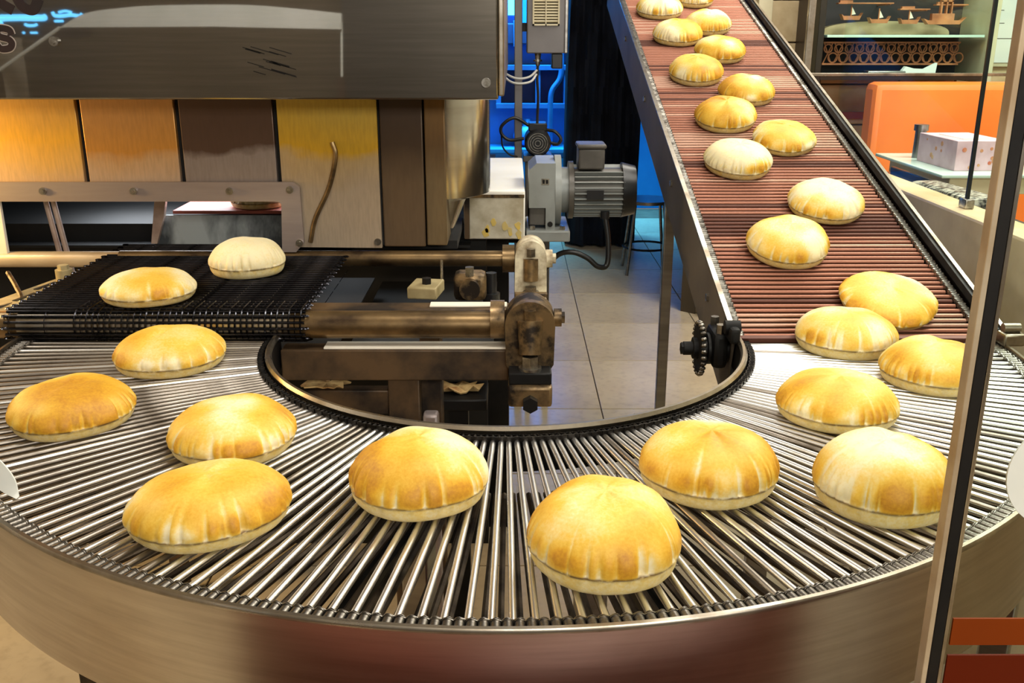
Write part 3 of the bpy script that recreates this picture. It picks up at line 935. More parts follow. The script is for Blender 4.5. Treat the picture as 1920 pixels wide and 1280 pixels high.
MB().cyl((.106, 1.93, 1.055), (.106, 1.952, 1.055), .042, .050, n=28).build('fan_cowl', 'black_plastic', bm_)
for rr_ in (.010, .019, .028, .036):
    MB().tube([(.106 + rr_ * math.cos(2 * PI * k / 24), 1.928, 1.055 + rr_ * math.sin(2 * PI * k / 24)) for k in range(24)], .0018, 5, True).build('grille_ring', 'bolt_steel', bm_)
MB().box(.072, .140, 1.96, 2.06, 1.095, 1.125, bev=.004).build('terminal_box', 'black_plastic', bm_)
MB().box(.052, .162, 1.94, 2.10, .985, 1.007, bev=.003).build('bracket', 'motor_dark_grey', bm_)
MB().box(.060, .085, 1.96, 2.08, 0, .985, bev=.003).build('bracket_leg', 'motor_dark_grey', bm_)
MB().box(.130, .155, 1.96, 2.08, 0, .985, bev=.003).build('bracket_leg', 'motor_dark_grey', bm_)
MB().tube(smooth_path([(.14, 1.97, 1.10), (.17, 1.96, 1.095), (.192, 1.955, 1.07), (.18, 1.955, 1.05), (.15, 1.96, 1.055)], 8), .006, 8).build('cable', 'black_cable', bm_)
MB().tube(smooth_path([(.075, 1.97, 1.115), (.02, 1.96, 1.145), (-.025, 1.955, 1.12), (-.03, 1.955, 1.09), (.0, 1.955, 1.065), (.055, 1.955, 1.07)], 8), .006, 8).build('cable', 'black_cable', bm_)
MB().tube(smooth_path([(-.03, 1.965, 1.09), (-.025, 1.965, 1.04), (.0, 1.97, 1.01), (.03, 1.98, 1.0)], 8), .0035, 6).build('thin_cable', 'black_cable', bm_)

# tall draped machine in the dark, with folds
dm = MB()
cols = []
random.seed(9)
for k in range(41):
    u = k / 40
    x_ = .385 + .50 * u
    rowv = []
    for z_ in (0.02, .35, .70, .92, 1.10, 1.28, 1.45, 1.62, 1.9):
        y_ = 5.0 + .03 * math.sin(u * 21 + z_ * 3) + .02 * math.sin(u * 47 - z_ * 5) + .05 * (abs(u - .5) * 2) ** 3 - .02 * z_
        xx = .635 + (x_ - .635) * (1 - .10 * max(0, z_ - 1.2))
        rowv.append(dm.bm.verts.new((xx, y_, z_)))
    cols.append(rowv)
for k in range(40):
    for j in range(8):
        dm.bm.faces.new((cols[k][j], cols[k + 1][j], cols[k + 1][j + 1], cols[k][j + 1]))
bk = [[dm.bm.verts.new((c[j].co.x, 5.5, c[j].co.z)) for j in (0, 8)] for c in (cols[0], cols[40])]
dm.bm.faces.new([c[8] for c in cols] + [bk[1][1], bk[0][1]])
dm.bm.faces.new([c[0] for c in cols] + [bk[1][0], bk[0][0]])
dm.bm.faces.new((bk[0][0], bk[0][1], bk[1][1], bk[1][0]))
dm.bm.faces.new(cols[0] + [bk[0][1], bk[0][0]])
dm.bm.faces.new(cols[40] + [bk[1][1], bk[1][0]])
tag(dm.build('draped_machine', 'dark_drape'), 'tall machine under a dark cover standing left of the rising belt', 'machine')

YB = 6.6
bc = thing('blue_cabinet', 'blue steel cabinet standing against the blue back wall', 'cabinet', (.1, 6.4, 0))
MB().box(-.35, .52, 6.22, 6.58, 0, .52, bev=.006).build('body', 'blue_mid', bc)
MB().box(-.32, .08, 6.212, 6.22, .06, .48, bev=.004).build('door', 'blue_wall', bc)
MB().box(.10, .49, 6.212, 6.22, .06, .48, bev=.004).build('door', 'blue_wall', bc)
MB().box(-.37, .54, 6.20, 6.59, .52, .55, bev=.004).build('worktop', 'blue_wall', bc)
bs = thing('blue_shelf', 'blue wall shelf with a dark recess above the blue cabinet', 'shelf', (.15, 6.5, .90))
MB().box(-.12, .47, 6.35, 6.59, .86, .90, bev=.003).build('board', 'blue_mid', bs)
MB().box(-.12, .47, 6.35, 6.59, 1.16, 1.20, bev=.003).build('board', 'blue_mid', bs)
MB().box(-.12, -.08, 6.36, 6.59, .90, 1.16).build('side', 'blue_mid', bs)
MB().box(.20, .24, 6.36, 6.59, .90, 1.16).build('side', 'blue_mid', bs)
MB().box(.43, .47, 6.36, 6.59, .90, 1.16).build('side', 'blue_mid', bs)
MB().box(-.08, .43, 6.57, 6.59, .90, 1.16).build('back', 'blue_dark', bs)
dd = thing('blue_duct', 'wide dark blue duct crossing the back wall above the shelf', 'duct', (.2, 6.5, 1.3))
MB().box(-.5, .95, 6.40, 6.60, 1.36, 1.52, bev=.01).build('trunk', 'blue_dark', dd)
MB().box(.02, .05, 6.39, 6.60, 1.34, 1.54, bev=.004).build('flange', 'blue_mid', dd)
MB().box(.52, .55, 6.39, 6.60, 1.34, 1.54, bev=.004).build('flange', 'blue_mid', dd)
tag(MB().tube(smooth_path([(.40, 6.30, 1.34), (.40, 6.29, 1.12), (.33, 6.28, 1.0), (.32, 6.28, .85), (.32, 6.29, .56)], 8), .022, 10).build('blue_pipe', 'blue_mid'),
    'bent blue pipe running down in front of the blue wall shelf', 'pipe')
tag(MB().sphere((.14, 6.40, .638), .11, (1.1, .9, .80), 16).cyl((.14, 6.40, .70), (.14, 6.40, .78), .05, .03, n=12).build('plastic_bag', 'blue_wall'),
    'rounded pale blue bundle lying on the blue cabinet top', 'bag')
for k, (x0_, x1_, lab) in enumerate(((-.16, .04, 'narrow cyan light panel high on the blue wall left of the pole'), (.50, .76, 'wide cyan light panel high on the blue wall beside the dark covered machine'))):
    lp = thing('light_panel', lab, 'lamp', ((x0_ + x1_) / 2, 6.58, 1.6), 'cyan light panels')
    MB().box(x0_, x1_, 6.575, 6.6, 1.57, 1.95, bev=.003).build('frame', 'blue_mid', lp)
    MB().box(x0_ + .012, x1_ - .012, 6.570, 6.576, 1.585, 1.935).build('diffuser', 'lamp_cyan', lp)

# stool in the back behind the rising belt's leg
stl = thing('metal_stool', 'thin tube-legged metal stool standing on the blue-lit floor behind the belt leg', 'stool', (.86, 4.3, 0))
MB().cyl((.86, 4.3, .44), (.86, 4.3, .46), .15, n=28).build('seat', 'steel_plain', stl)
for dx, dy in ((-.11, -.11), (.11, -.11), (-.11, .11), (.11, .11)):
    MB().cyl((.86 + dx * .8, 4.3 + dy * .8, .44), (.86 + dx * 1.2, 4.3 + dy * 1.2, 0), .010, n=10).build('leg', 'steel_plain', stl)
MB().tube([(.86 + .145 * math.cos(2 * PI * k / 24), 4.3 + .145 * math.sin(2 * PI * k / 24), .16) for k in range(24)], .007, 8, True).build('foot_ring', 'dark_iron', stl)

# ------------------------------------------------------------------ dining corner on the right
bo = thing('booth_seat', 'orange upholstered booth seat with a high back below the display cabinet', 'booth seat', (2.2, 2.7, 0))
MB().box(1.545, 2.95, 2.50, 2.64, .05, 1.245, bev=.03).build('backrest', 'orange_vinyl', bo)
MB().box(1.545, 2.95, 2.15, 2.50, .30, .46, bev=.03).build('seat', 'orange_vinyl', bo)
MB().box(1.56, 2.93, 2.18, 2.50, .0, .30, bev=.004).build('plinth', 'brown_wood', bo)
tb_ = thing('glass_table', 'white-green glass topped table with an orange wooden leg beside the stone wall', 'table', (1.85, 1.95, 0))
MB().box(1.425, 2.35, 1.49, 2.10, .988, 1.0, bev=.004).build('table_top', 'glass_slab', tb_)
MB().box(1.47, 2.33, 1.53, 2.06, .93, .988, bev=.003).build('apron', 'cream_wall', tb_)
for x_, y_ in ((1.48, 1.55), (2.30, 1.55), (1.48, 2.04), (2.30, 2.04)):
    MB().box(x_ - .022, x_ + .022, y_ - .022, y_ + .022, 0, .93, bev=.004).build('leg', 'wood_carved', tb_)
tx = thing('tissue_box', 'pink floral cardboard tissue box on the glass table', 'tissue box', (1.59, 1.70, 1.0))
tq = Matrix.Rotation(R(2), 3, 'Z')
tp = (1.59, 1.70, 1.0)
MB().box(1.50, 1.68, 1.585, 1.875, 1.0, 1.100, bev=.002, rot=tq, piv=tp).build('carton', 'tissue_print', tx)
MB().box(1.545, 1.635, 1.64, 1.82, 1.1001, 1.1015, rot=tq, piv=tp).build('opening_print', 'cream_paint', tx)
random.seed(6)
for k in range(16):
    if k < 10:
        x_, y_ = random.uniform(1.512, 1.668), 1.5838
    else:
        x_, y_ = 1.4988, random.uniform(1.60, 1.86)
    z_ = random.uniform(1.012, 1.085)
    w = random.uniform(.004, .009)
    if k < 10:
        MB().cyl((x_, y_, z_), (x_, y_ + .0015, z_), w, n=7).build('flower_print', 'tissue_flower', tx)
    else:
        MB().cyl((x_, y_, z_), (x_ + .0015, y_, z_), w, n=7).build('flower_print', 'tissue_flower', tx)
for o in list(tx.children):
    if o.name.startswith('flower_print'):
        o.data.transform(Matrix.Translation(tp) @ tq.to_4x4() @ Matrix.Translation((-tp[0], -tp[1], -tp[2])))
tag(MB().cyl((1.53, 1.95, 1.0), (1.53, 1.95, 1.10), .022, .02, n=18).cyl((1.53, 1.95, 1.10), (1.53, 1.95, 1.122), .026, n=18).build('shaker', 'steel_plain'),
    'small metal capped shaker behind the tissue box', 'shaker')

# tray and bag on the dark ledge
tr = thing('black_tray', 'shiny black tray lying on the ledge behind the stone wall', 'tray', (1.25, 1.30, .985))
MB().box(1.195, 1.315, 1.22, 1.62, .986, .994, bev=.003).build('base', 'tray_black', tr)
MB().box(1.195, 1.207, 1.22, 1.62, .99, 1.012, bev=.004).build('rim', 'tray_black', tr)
MB().box(1.303, 1.315, 1.22, 1.62, .99, 1.012, bev=.004).build('rim', 'tray_black', tr)
tag(MB().box(1.20, 1.30, .84, 1.18, .986, 1.030, bev=.018, rot=Matrix.Rotation(R(6), 3, 'Z')).build('clear_bag', 'bag_clear'),
    'crinkled clear plastic bag on the ledge next to the black tray', 'bag')

# glass screen standing on the stone wall
gs = thing('side_glass_screen', 'clear glass screen of two panes standing on the stone side wall', 'glass screen', (1.145, .6, 1.028))
MB().box(1.140, 1.147, -.95, .695, 1.030, 2.1).build('pane', 'glass_clear', gs)
MB().box(1.140, 1.147, .705, 1.74, 1.030, 2.1).build('pane', 'glass_clear', gs)
MB().box(1.139, 1.148, .6965, .7035, 1.030, 2.1).build('joint_seal', 'black_plastic', gs)
MB().box(1.132, 1.155, .68, .72, 1.028, 1.052, bev=.003).build('clip', 'bolt_steel', gs)
# framed glass partition behind
gp = thing('glass_partition', 'steel framed glass partition in front of the wooden display cabinet', 'glass partition', (1.6, 2.86, 0))
MB().box(1.335, 1.365, 2.84, 2.87, 0, 2.4, bev=.003).build('post', 'rail_steel', gp)
MB().box(2.70, 2.73, 2.84, 2.87, 0, 2.4, bev=.003).build('post', 'rail_steel', gp)
MB().box(1.365, 2.70, 2.85, 2.865, 1.258, 1.272, bev=.002).build('rail', 'rail_steel', gp)
MB().box(1.365, 2.70, 2.853, 2.860, 1.272, 2.3).build('pane', 'glass_clear', gp)

# display cabinet with carved wooden boats
dc = thing('display_cabinet', 'dark wooden display cabinet with a glass shelf holding carved boats', 'cabinet', (1.83, 3.15, 1.222))
MB().box(1.44, 2.22, 3.27, 3.316, 1.222, 1.95).build('back_panel', 'cabinet_back', dc)
MB().box(1.42, 1.45, 2.96, 3.316, 1.222, 1.95, bev=.003).build('side_panel', 'dark_cabinet', dc)
MB().box(2.21, 2.25, 2.96, 3.316, 1.222, 1.95, bev=.003).build('side_panel', 'beige_frame', dc)
MB().box(1.45, 2.21, 2.97, 3.28, 1.235, 1.255, bev=.002).build('shelf', 'dark_cabinet', dc)
MB().box(1.47, 2.20, 2.98, 3.27, 1.425, 1.437, bev=.002).build('glass_shelf', 'glass_slab', dc)
MB().box(1.42, 2.25, 2.96, 3.30, 1.95, 1.98, bev=.003).build('top_board', 'dark_cabinet', dc)
# carved lattice panel
lt = MB()
lt.box(1.49, 2.14, 3.085, 3.10, 1.300, 1.308).box(1.49, 2.14, 3.085, 3.10, 1.398, 1.406)
for k in range(13):
    cx_ = 1.515 + k * .05
    for cz_, rr_ in ((1.375, .019), (1.333, .022)):
        lt.tube([(cx_ + (0 if cz_ > 1.35 else .025) + rr_ * math.cos(2 * PI * j / 14), 3.092, cz_ + rr_ * math.sin(2 * PI * j / 14)) for j in range(14)], .0038, 5, True)
    lt.cyl((cx_ - .02, 3.093, 1.305), (cx_ + .02, 3.093, 1.40), .003, n=6).cyl((cx_ + .02, 3.093, 1.305), (cx_ - .02, 3.093, 1.40), .003, n=6)
tag(lt.build('lattice_panel', 'wood_carved'), 'carved wooden lattice of rings standing under the glass shelf', 'carving')
def boat(x0, x1, z, cabin, label, y=3.08):
    b = thing('model_boat', label, 'model boat', ((x0 + x1) / 2, y, z), 'carved model boats')
    L = x1 - x0
    MB().prism([(x0, z + .030), (x0 + .12 * L, z + .004), (x0 + .85 * L, z + .004), (x1, z + .036), (x1 - .10 * L, z + .022), (x0 + .10 * L, z + .022)], 'y', y - .02, y + .02).build('hull', 'wood_carved', b)
    if cabin:
        cx_ = x0 + .5 * L
        MB().box(cx_ - .06, cx_ + .045, y - .015, y + .015, z + .020, z + .052, bev=.002).build('cabin', 'wood_carved', b)
        wf = MB()
        for a_, b_, c_, d_ in ((-.022, -.014, .05, .11), (.004, .010, .05, .11), (.028, .034, .05, .11), (-.022, .034, .104, .112)):
            wf.box(cx_ + a_, cx_ + b_, y - .01, y + .01, z + c_, z + d_)
        wf.build('wheelhouse', 'wood_carved', b)
    else:
        MB().cyl((x0 + .5 * L, y, z + .02), (x0 + .5 * L, y, z + .07), .003, n=6).build('mast', 'wood_carved', b)
        MB().prism([(x0 + .5 * L, z + .066), (x0 + .5 * L, z + .026), (x0 + .72 * L, z + .030)], 'y', y - .001, y + .001).build('sail', 'cream_paint', b)
    return b
# wide glass bottle vitrine: the pale curved shape low in the cabinet
boat(1.56, 1.66, 1.500, False, 'smallest carved boat at the left end of the glass shelf', 3.10)
boat(1.685, 1.785, 1.485, False, 'carved boat with a little sail second from the left on the shelf', 3.08)
boat(1.83, 1.925, 1.482, False, 'carved boat with a pointed sail beside the cabin boat', 3.08)
boat(1.94, 2.14, 1.480, True, 'largest carved boat with a cabin and wheelhouse on the shelf', 3.08)
for k, (a_, b_, z_, y_) in enumerate(((1.54, 1.80, 1.575, 3.10), (1.83, 1.97, 1.548, 3.09), (2.0, 2.15, 1.568, 3.10))):
    ml = ('left slim wooden plank rack above the boats', 'middle slim wooden plank rack above the boats', 'right slim wooden plank rack above the boats')[k]
    tag(MB().box(a_, b_, y_ - .02, y_ + .02, z_, z_ + .006, bev=.001).box(a_ + .01, a_ + .07, y_ - .01, y_ + .01, z_ + .006, z_ + .016).box(b_ - .012, b_ - .006, y_, 3.27, z_ - .004, z_ + .002).build('plank_rack', 'wood_carved'), ml, 'rack', 'plank racks in the cabinet')
lf = MB()
prof = []
for k in range(24):
    t = PI * k / 23
    prof.append((1.50 + .31 - .31 * math.cos(t), 1.438 + .062 * math.sin(t) ** .7))
lf.prism(prof + [(2.10, 1.438)], 'y', 3.18, 3.25)
tag(lf.build('bread_loaf', 'stone_block'), 'long dusty loaf shape lying behind the boats on the glass shelf', 'loaf')
# napkins and tray on the cabinet's lower shelf
tag(MB().prism([(1.83, 1.256), (1.86, 1.296), (1.90, 1.286), (1.95, 1.284), (2.005, 1.312), (2.0, 1.256)], 'y', 3.00, 3.03).build('folded_napkin', 'paper'),
    'folded white napkin on the cabinet shelf under the lattice', 'napkin')
tag(MB().box(1.68, 1.86, 2.99, 3.06, 1.256, 1.276, bev=.006).build('metal_dish', 'steel_plain'), 'flat metal dish on the cabinet shelf left of the napkin', 'dish')

po = thing('notice_board', 'white framed notice with small grey print at the right edge beside the cabinet', 'notice', (2.33, 3.30, 1.3))
MB().box(2.255, 2.62, 3.290, 3.315, 1.285, 2.0, bev=.003).build('frame', 'beige_frame', po)
MB().box(2.275, 2.60, 3.285, 3.291, 1.305, 1.98).build('sheet', 'paper', po)
MB().box(2.275, 2.60, 3.2835, 3.2855, 1.418, 1.421).build('printed_line', 'ink', po)
random.seed(14)
for (a_, b_, z_, h_) in ((2.345, 2.40, 1.528, .008), (2.355, 2.39, 1.512, .004), (2.32, 2.42, 1.55, .003), (2.33, 2.37, 1.49, .003), (2.29, 2.33, 1.456, .003), (2.34, 2.365, 1.446, .012), (2.28, 2.33, 1.432, .003), (2.295, 2.33, 1.335, .020), (2.385, 2.43, 1.49, .003), (2.285, 2.31, 1.56, .003)):
    MB().box(a_, b_, 3.2840, 3.2855, z_, z_ + h_).build('printed_line', 'ink', po)
# columns left of the partition
for x_, w, mm, lab in ((1.03, .05, 'beige_frame', 'left slim beige column beside the top of the rising belt'), (1.20, .07, 'beige_frame', 'right wider beige column between belt top and glass partition')):
    tag(MB().box(x_, x_ + w, 3.22, 3.29, 0, 2.6, bev=.006).box(x_ - .012, x_ + w + .012, 3.215, 3.295, 0, .08, bev=.003).build('column', mm), lab, 'column', 'beige columns')

# ------------------------------------------------------------------ front glass on the right
fg = thing('front_glass', 'clear front glass with a metal edged upright and rust-orange bands', 'glass screen', (.6, -1.0, .80))
MB().box(.372, 1.09, -1.004, -.996, .80, 1.75).build('pane', 'glass_green', fg)
et = MB().box(.357, .366, -1.006, -.994, .80, 1.75, bev=.001).build('edge_trim', 'dark_iron', fg)
MB().box(.3525, .357, -1.006, -.994, .80, 1.75, bev=.0008).build('edge_bead', 'shaft_cream', et)
MB().box(.366, .3695, -1.006, -.994, .80, 1.75, bev=.0008).build('edge_bead', 'rail_steel', et)
MB().box(.3715, 1.09, -1.0062, -1.0042, .962, .987).build('colour_band', 'orange_film', fg)
MB().box(.3715, 1.09, -1.0062, -1.0042, .80, .952).build('colour_band', 'rust_film', fg)
pts = [(.442 + .047 * math.cos(2 * PI * k / 40), 1.117 + .047 * math.sin(2 * PI * k / 40)) for k in range(40)]
MB().prism(pts, 'y', -1.0060, -1.0042).build('round_sticker', 'white_plastic', fg)
# white tag at the left edge of the turntable
tg = MB()
pts = smooth_path([(-.70, -.60, .952), (-.672, -.598, .962), (-.650, -.60, .948), (-.632, -.605, .925), (-.627, -.61, .902)], 6)
low = smooth_path([(-.72, -.60, .925), (-.69, -.603, .925), (-.665, -.605, .920), (-.645, -.61, .908), (-.628, -.614, .9012)], 6)
for (a_, b_) in zip(pts, low):
    pass
va = [tg.bm.verts.new(p) for p in pts]
vb_ = [tg.bm.verts.new(p) for p in low]
vc = [tg.bm.verts.new(p + Vector((0, .002, 0))) for p in pts]
vd = [tg.bm.verts.new(p + Vector((0, .002, 0))) for p in low]
for k in range(len(pts) - 1):
    tg.bm.faces.new((va[k], va[k + 1], vb_[k + 1], vb_[k]))
    tg.bm.faces.new((vc[k], vc[k + 1], vd[k + 1], vd[k]))
    tg.bm.faces.new((va[k], va[k + 1], vc[k + 1], vc[k]))
    tg.bm.faces.new((vb_[k], vb_[k + 1], vd[k + 1], vd[k]))
bmesh.ops.translate(tg.bm, verts=tg.bm.verts, vec=(.032, -.012, 0))
tag(tg.build('plastic_flap', 'white_plastic'), 'curved white plastic flap at the left edge of the turntable', 'flap')

# bread scraps fallen inside the ring
def scrap(x, y, z, s, seed, label):
    m = MB()
    random.seed(seed)
    n_ = 18
    top, bot = [], []
    c = m.bm.verts.new((x, y, z + .012 * s))
    cb_ = m.bm.verts.new((x, y, z))
    for k in range(n_):
        t = 2 * PI * k / n_
        r_ = .035 * s * (1 + random.uniform(-.35, .3))
        zz = z + .004 * s + random.uniform(0, .018) * s
        top.append(m.bm.verts.new((x + 1.5 * r_ * math.cos(t), y + r_ * math.sin(t), zz)))
        bot.append(m.bm.verts.new((x + 1.45 * r_ * math.cos(t), y + .95 * r_ * math.sin(t), zz - .004 * s)))
    for k in range(n_):
        j = (k + 1) % n_
        m.bm.faces.new((c, top[k], top[j]))
        m.bm.faces.new((cb_, bot[j], bot[k]))
        m.bm.faces.new((top[k], bot[k], bot[j], top[j]))
    tag(m.build('bread_scrap', 'bread_scrap', None, False), label, 'bread scrap', 'fallen bread scraps')

scrap(-.345, .045, .796, .8, 1, 'torn bread scrap on the beam at the left inside the ring')
scrap(-.10, .16, .745, .8, 2, 'torn bread scrap beside the pale stub post inside the ring')
tag(MB().box(-.16, -.04, .11, .22, .72, .744, bev=.003).box(-.12, -.08, .145, .185, 0, .72).build('crumb_ledge', 'dark_iron'), 'small dark ledge under the bread scrap inside the ring', 'ledge')

# ------------------------------------------------------------------ things behind the camera, mirrored in the hood
cc = thing('showcase_outline', 'white curved canopy frame, added unseen to mirror in the steel hood', 'showcase', (-1.7, -3.0, 0))  # display-case outline added behind the camera for its mirror image
top_ = [(-2.41, 1.470), (-2.256, 1.545), (-2.06, 1.572), (-1.855, 1.585), (-1.431, 1.588), (-1.15, 1.570), (-.896, 1.545)]
P_ = smooth_path([(x, 0, z) for x, z in top_], 6)
poly = [(v.x, v.z) for v in P_] + [(-.90, 1.464), (-1.582, 1.478), (-2.378, 1.474)]
MB().prism(poly, 'y', -3.04, -3.0).build('added_fascia', 'white_plastic', cc)
MB().cyl((-2.41, -3.02, 1.472), (-2.80, -3.02, 1.235), .010, n=8).build('rib', 'white_plastic', cc)  # part of the added showcase outline
MB().cyl((-.900, -3.02, 1.50), (-.915, -3.02, 1.20), .007, n=8).build('rib', 'white_plastic', cc)  # part of the added showcase outline
MB().box(-2.83, -2.77, -3.05, -2.99, 0, 1.25).build('post', 'brown_wood', cc)  # part of the added showcase outline
MB().box(-.94, -.90, -3.05, -3.01, 0, 1.22).build('post', 'brown_wood', cc)  # part of the added showcase outline
tag(MB().box(-1.02, 1.6, -4.15, -3.7, 0, 2.6, bev=.01).build('dark_backdrop', 'ebony'), 'tall dark backdrop added unseen to darken the hood reflection', 'backdrop')  # unseen dark piece added to darken the right of the hood's reflection
ns = thing('neon_sign', 'glowing blue neon sign in the shop, mirrored in the steel hood', 'sign', (-2.75, -3.5, 1.4))
def ntube(pts, r=.011):
    MB().tube(smooth_path([(x, -3.5, z) for x, z in pts], 5), r, 8).build('neon_tube', 'neon_blue', ns)
ntube([(-2.99, 1.520), (-2.85, 1.523), (-2.72, 1.522), (-2.700, 1.532), (-2.71, 1.545)])
ntube([(-2.99, 1.538), (-2.83, 1.540), (-2.71, 1.538)], .009)
ntube([(-2.825, 1.497), (-2.815, 1.488), (-2.775, 1.487), (-2.755, 1.494)], .008)
ntube([(-2.655, 1.562), (-2.645, 1.542), (-2.60, 1.540), (-2.55, 1.545), (-2.50, 1.540), (-2.485, 1.552)], .010)
ntube([(-2.62, 1.560), (-2.58, 1.567), (-2.545, 1.560)], .007)
ntube([(-2.65, 1.511), (-2.60, 1.512)], .007)
ntube([(-2.845, 1.447), (-2.835, 1.447)], .007)
ntube([(-2.80, 1.447), (-2.76, 1.447)], .006)
ntube([(-2.99, 1.500), (-2.955, 1.500)], .010)
MB().box(-3.0, -2.46, -3.53, -3.52, 1.42, 1.59).build('back_board', 'brown_wood', ns)
MB().box(-2.76, -2.73, -3.55, -3.53, 0, 1.45).build('stand', 'brown_wood', ns)

# ------------------------------------------------------------------ puffed pita breads
def pita(label, x, y, kind, r, h, seed, toast=.5, ell=1.0, ang=0.0, pale=0.0):
    rnd = random.Random(seed)
    nth = 216
    cre = sorted(rnd.uniform(0, 2 * PI) for _ in range(rnd.randint(36, 44)))
    cw = [rnd.uniform(.016, .046) for _ in cre]
    cd = [rnd.uniform(.3, 1.0) for _ in cre]
    cl = [rnd.uniform(.18, .55) * (1.5 if rnd.random() < .2 else 1) for _ in cre]
    ph = [rnd.uniform(0, 2 * PI) for _ in range(6)]
    zs = .29 * h
    pan = [rnd.random() for _ in cre]
    TH = []
    for i in range(nth):
        th = 2 * PI * i / nth
        fl_ = []
        for c0, w, d, l in zip(cre, cw, cd, cl):
            dt = abs((th - c0 + PI) % (2 * PI) - PI)
            if dt < w * 2.5:
                fl_.append((math.exp(-(dt / w) ** 2) * d, l))
        k = sum(1 for c0 in cre if c0 <= th) - 1
        a_, b_ = cre[k], cre[(k + 1) % len(cre)]
        span = (b_ - a_) % (2 * PI) or .2
        TH.append((fl_, pan[k], math.sin(PI * min(1, ((th - a_) % (2 * PI)) / span))))
    prof = []
    for k in range(4):
        prof.append((.80 * (k + .5) / 4, 0.0, 'b', 0))
    for k in range(6):
        t = k / 6 * PI / 2
        prof.append((.80 + .19 * math.sin(t) ** .75, zs * (1 - math.cos(t)) ** .9, 'l', k / 7))
    prof.append((.990, zs - .0032, 'l', .9))
    prof.append((.996, zs - .0014, 'l', .96))
    prof.append((1.0, zs, 's', 0))
    ups = [.01, .025, .05, .08, .12, .16, .21, .26, .32, .38, .45, .52, .60, .68, .76, .84, .91, .965]
    for u in ups:
        t = u * PI / 2
        prof.append((math.cos(t) ** .72, zs + (h - zs) * math.sin(t) ** .96, 'u', u))
    verts, faces, cols_ = [], [], []
    def N(a, b, c):
        return noise.noise(Vector((a, b, c)))
    so = seed * 7.31
    def toastv(lx, ly, u, cr, pv=.35, pb=0):
        big = N(lx * 9 + so, ly * 9, .3)
        mid = N(lx * 24, ly * 24 + so, 1.7)
        v = toast - .04 + .80 * big + .36 * mid - .80 * cr
        ring = math.exp(-((u - .17) / .12) ** 2)
        v += .55 * ring * (.30 + 1.4 * N(lx * 30 + so, ly * 30, 5.5)) - .25 * max(0, 1 - u / .06)
        v += .75 * (pv - .42) * pb * math.exp(-((u - .15) / .17) ** 2)
        return v - pale
    bx, by = rnd.uniform(-.3, .3), rnd.uniform(-.3, .3)
    for (pr, pz, part, u) in prof:
        for i in range(nth):
            th = 2 * PI * i / nth
            out = 1 + .018 * math.sin(2 * th + ph[0]) + .012 * math.sin(3 * th + ph[1]) + .008 * math.sin(5 * th + ph[2])
            rr_ = r * pr * out
            z = pz
            cr = 0
            if part in 'us':
                for f, l in TH[i][0]:
                    fall = max(0, 1 - u / l)
                    cr = max(cr, f * min(1, 1.6 * fall))
                    rr_ -= .0050 * f * fall * min(1, u / .05 + .25)
                    z -= .0020 * f * fall * min(1, u / .05)
                rr_ += .0022 * TH[i][2] * math.exp(-((u - .12) / .14) ** 2)
                swell = .03 * math.sin(4 * th + ph[3]) * (1 - u) * u * 4
                z += h * swell * .5
                z += h * .05 * N(math.cos(th) * 1.5 + so, math.sin(th) * 1.5, u) * min(1, u * 3) 
            elif part == 'l':
                rr_ -= .0012 * max(0, math.sin(17 * th + ph[4])) * u
            lx, ly = rr_ * math.cos(th), rr_ * math.sin(th)
            seam = math.exp(-((pz - zs) / .0017) ** 2) if part in 'lus' else 0
            seam *= .75 + .25 * max(0, min(1, .5 + 1.6 * N(math.cos(th) * 3 + so, math.sin(th) * 3, 9)))
            if part == 'u':
                tv = toastv(lx, ly, u, cr, TH[i][1], TH[i][2] ** .5)
            elif part == 'l':
                tv = .10 + .25 * max(0, N(lx * 50 + so, ly * 50, 4)) * u + .10 * u - pale * .3
            else:
                tv = .2
            seam = max(seam, .45 * (part == 'l') * max(0, u - .35) * max(0, N(th * 9, u * 3 + so, 2) + .15) * 2)
            verts.append((lx * ell, ly / ell, max(z, 0)))
            cols_.append((max(0, min(.9, tv)), max(0, min(1, seam)), 0, 1))
    m_ = len(prof)
    for j in range(m_ - 1):
        for i in range(nth):
            a, b = j * nth + i, j * nth + (i + 1) % nth
            faces.append((a, b, b + nth, a + nth))
    verts.append((0, 0, 0)); cols_.append((.2, 0, 0, 1))
    verts.append((0, 0, h * 1.0 + h * .05 * N(so, 0, 1))); cols_.append((max(0, min(1, toastv(0, 0, 1, 0))), 0, 0, 1))
    cb_, ct = len(verts) - 2, len(verts) - 1
    for i in range(nth):
        faces.append((cb_, (i + 1) % nth, i))
        faces.append((ct, (m_ - 1) * nth + i, (m_ - 1) * nth + (i + 1) % nth))
    me = bpy.data.meshes.new('pita_bread')
    me.from_pydata(verts, [], faces)
    at_ = me.attributes.new('toast', 'FLOAT_COLOR', 'POINT')
    for i, c in enumerate(cols_):
        at_.data[i].color = c
    me.materials.append(MATS['pita_crust'])
    me.shade_smooth()
    if kind == 'w':
        z0, tl = .9578, 0
    elif kind == 't':
        z0, tl = ZT + .0002, 0
    elif kind == 'o':
        z0, tl = 1.0082, 0
    else:
        z0, tl = ZT + SL * y + .0004, TI
    o = put('pita_bread', me, None, (x, y, z0))
    o.rotation_mode = 'XYZ'
    o.rotation_euler = (Matrix.Rotation(tl, 3, 'X') @ Matrix.Rotation(ang, 3, 'Z')).to_euler()
    tag(o, label, 'bread', 'puffed pita breads')
    return o

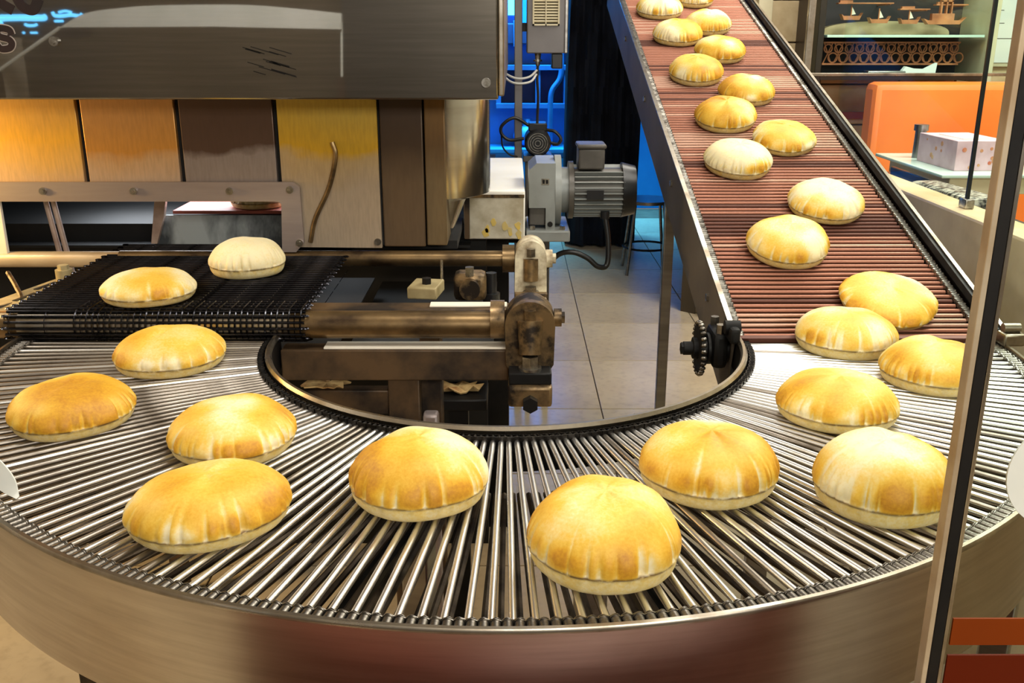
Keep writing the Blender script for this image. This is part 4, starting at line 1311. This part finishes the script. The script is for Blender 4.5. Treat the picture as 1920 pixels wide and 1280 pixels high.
BREADS = [
 ('pale cream pita on the black wire belt nearest the oven outlet', -.553, .310, 'w', .077, .073, 1, .10, 1, 0, .22),
 ('pita on the black wire belt just above the turntable, golden top with white base', -.689, .106, 'w', .089, .053, 2, .30, 1, 0, .05),
 ('golden pita just fallen onto the turntable below the wire belt', -.576, -.121, 't', .091, .062, 3, .48, 1, 0, 0),
 ('brown-topped pita at the left edge of the turntable', -.634, -.376, 't', .088, .060, 4, .50, 1, 0, 0),
 ('golden pita partly hidden behind the large elongated pita on the turntable', -.374, -.464, 't', .087, .061, 5, .60, 1, 0, 0),
 ('large elongated oval pita at the front left of the turntable', -.340, -.684, 't', .086, .064, 6, .45, 1.08, R(22), 0),
 ('round pita with brown scorched streaks left of front centre on the turntable', -.104, -.610, 't', .085, .076, 7, .44, 1, 0, 0),
 ('largest golden pita at the very front of the turntable', .109, -.765, 't', .083, .083, 8, .55, 1, 0, 0),
 ('pita with a dark orange left half, right of front centre on the turntable', .258, -.582, 't', .085, .074, 9, .52, 1, 0, 0),
 ('pita on the turntable touching the metal-edged glass upright, right front', .457, -.633, 't', .080, .084, 10, .42, 1, 0, 0),
 ('speckled golden pita on the right of the turntable inside the curve', .492, -.357, 't', .085, .065, 11, .55, 1, 0, 0),
 ('pita crossed by the glass upright at the far right of the turntable', .697, -.207, 't', .084, .068, 12, .48, 1, 0, 0),
 ('pita lying across the joint between turntable and rising belt', .613, -.030, 't', .087, .070, 13, .42, 1, 0, 0),
 ('lowest pita wholly on the rising belt, at its right side', .740, .119, 'i', .092, .046, 14, .42, 1, 0, 0),
 ('pita at the left of the rising belt, second up from its foot', .595, .323, 'i', .084, .071, 15, .38, 1, 0, 0),
 ('pita at the right of the rising belt, third up from its foot', .729, .516, 'i', .085, .062, 16, .40, 1, 0, 0),
 ('palest pita on the rising belt, at its left about halfway up', .573, .737, 'i', .083, .067, 17, .26, 1, 0, .05),
 ('pita with a dented pale top at the right, halfway up the belt', .721, .874, 'i', .082, .058, 18, .34, 1, 0, 0),
 ('golden pita at the left of the belt just above the palest one', .595, 1.018, 'i', .083, .068, 19, .42, 1, 0, 0),
 ('browner pita at the right of the belt, just below two smaller far ones', .692, 1.207, 'i', .080, .063, 20, .50, 1, 0, 0),
 ('sixth pita from the top of the belt, at the left', .572, 1.367, 'i', .083, .070, 21, .46, 1, 0, 0),
 ('fifth pita from the top of the belt, at the right', .683, 1.563, 'i', .080, .064, 22, .42, 1, 0, 0),
 ('fourth pita from the top of the belt, at the left', .571, 1.733, 'i', .082, .066, 23, .40, 1, 0, 0),
 ('third pita from the top of the belt, at the right', .693, 1.843, 'i', .079, .066, 24, .40, 1, 0, 0),
 ('topmost left pita on the belt cut by the upper picture edge', .547, 2.029, 'i', .083, .066, 25, .44, 1, 0, 0),
 ('farthest pita at the top of the belt, mostly out of view', .698, 2.160, 'i', .070, .066, 26, .46, 1, 0, 0),
 ('pale pita still inside the oven on the terracotta belt', -.660, .85, 'o', .075, .055, 27, .10, 1, 0, .25),
]
for b in BREADS:
    pita(*b)
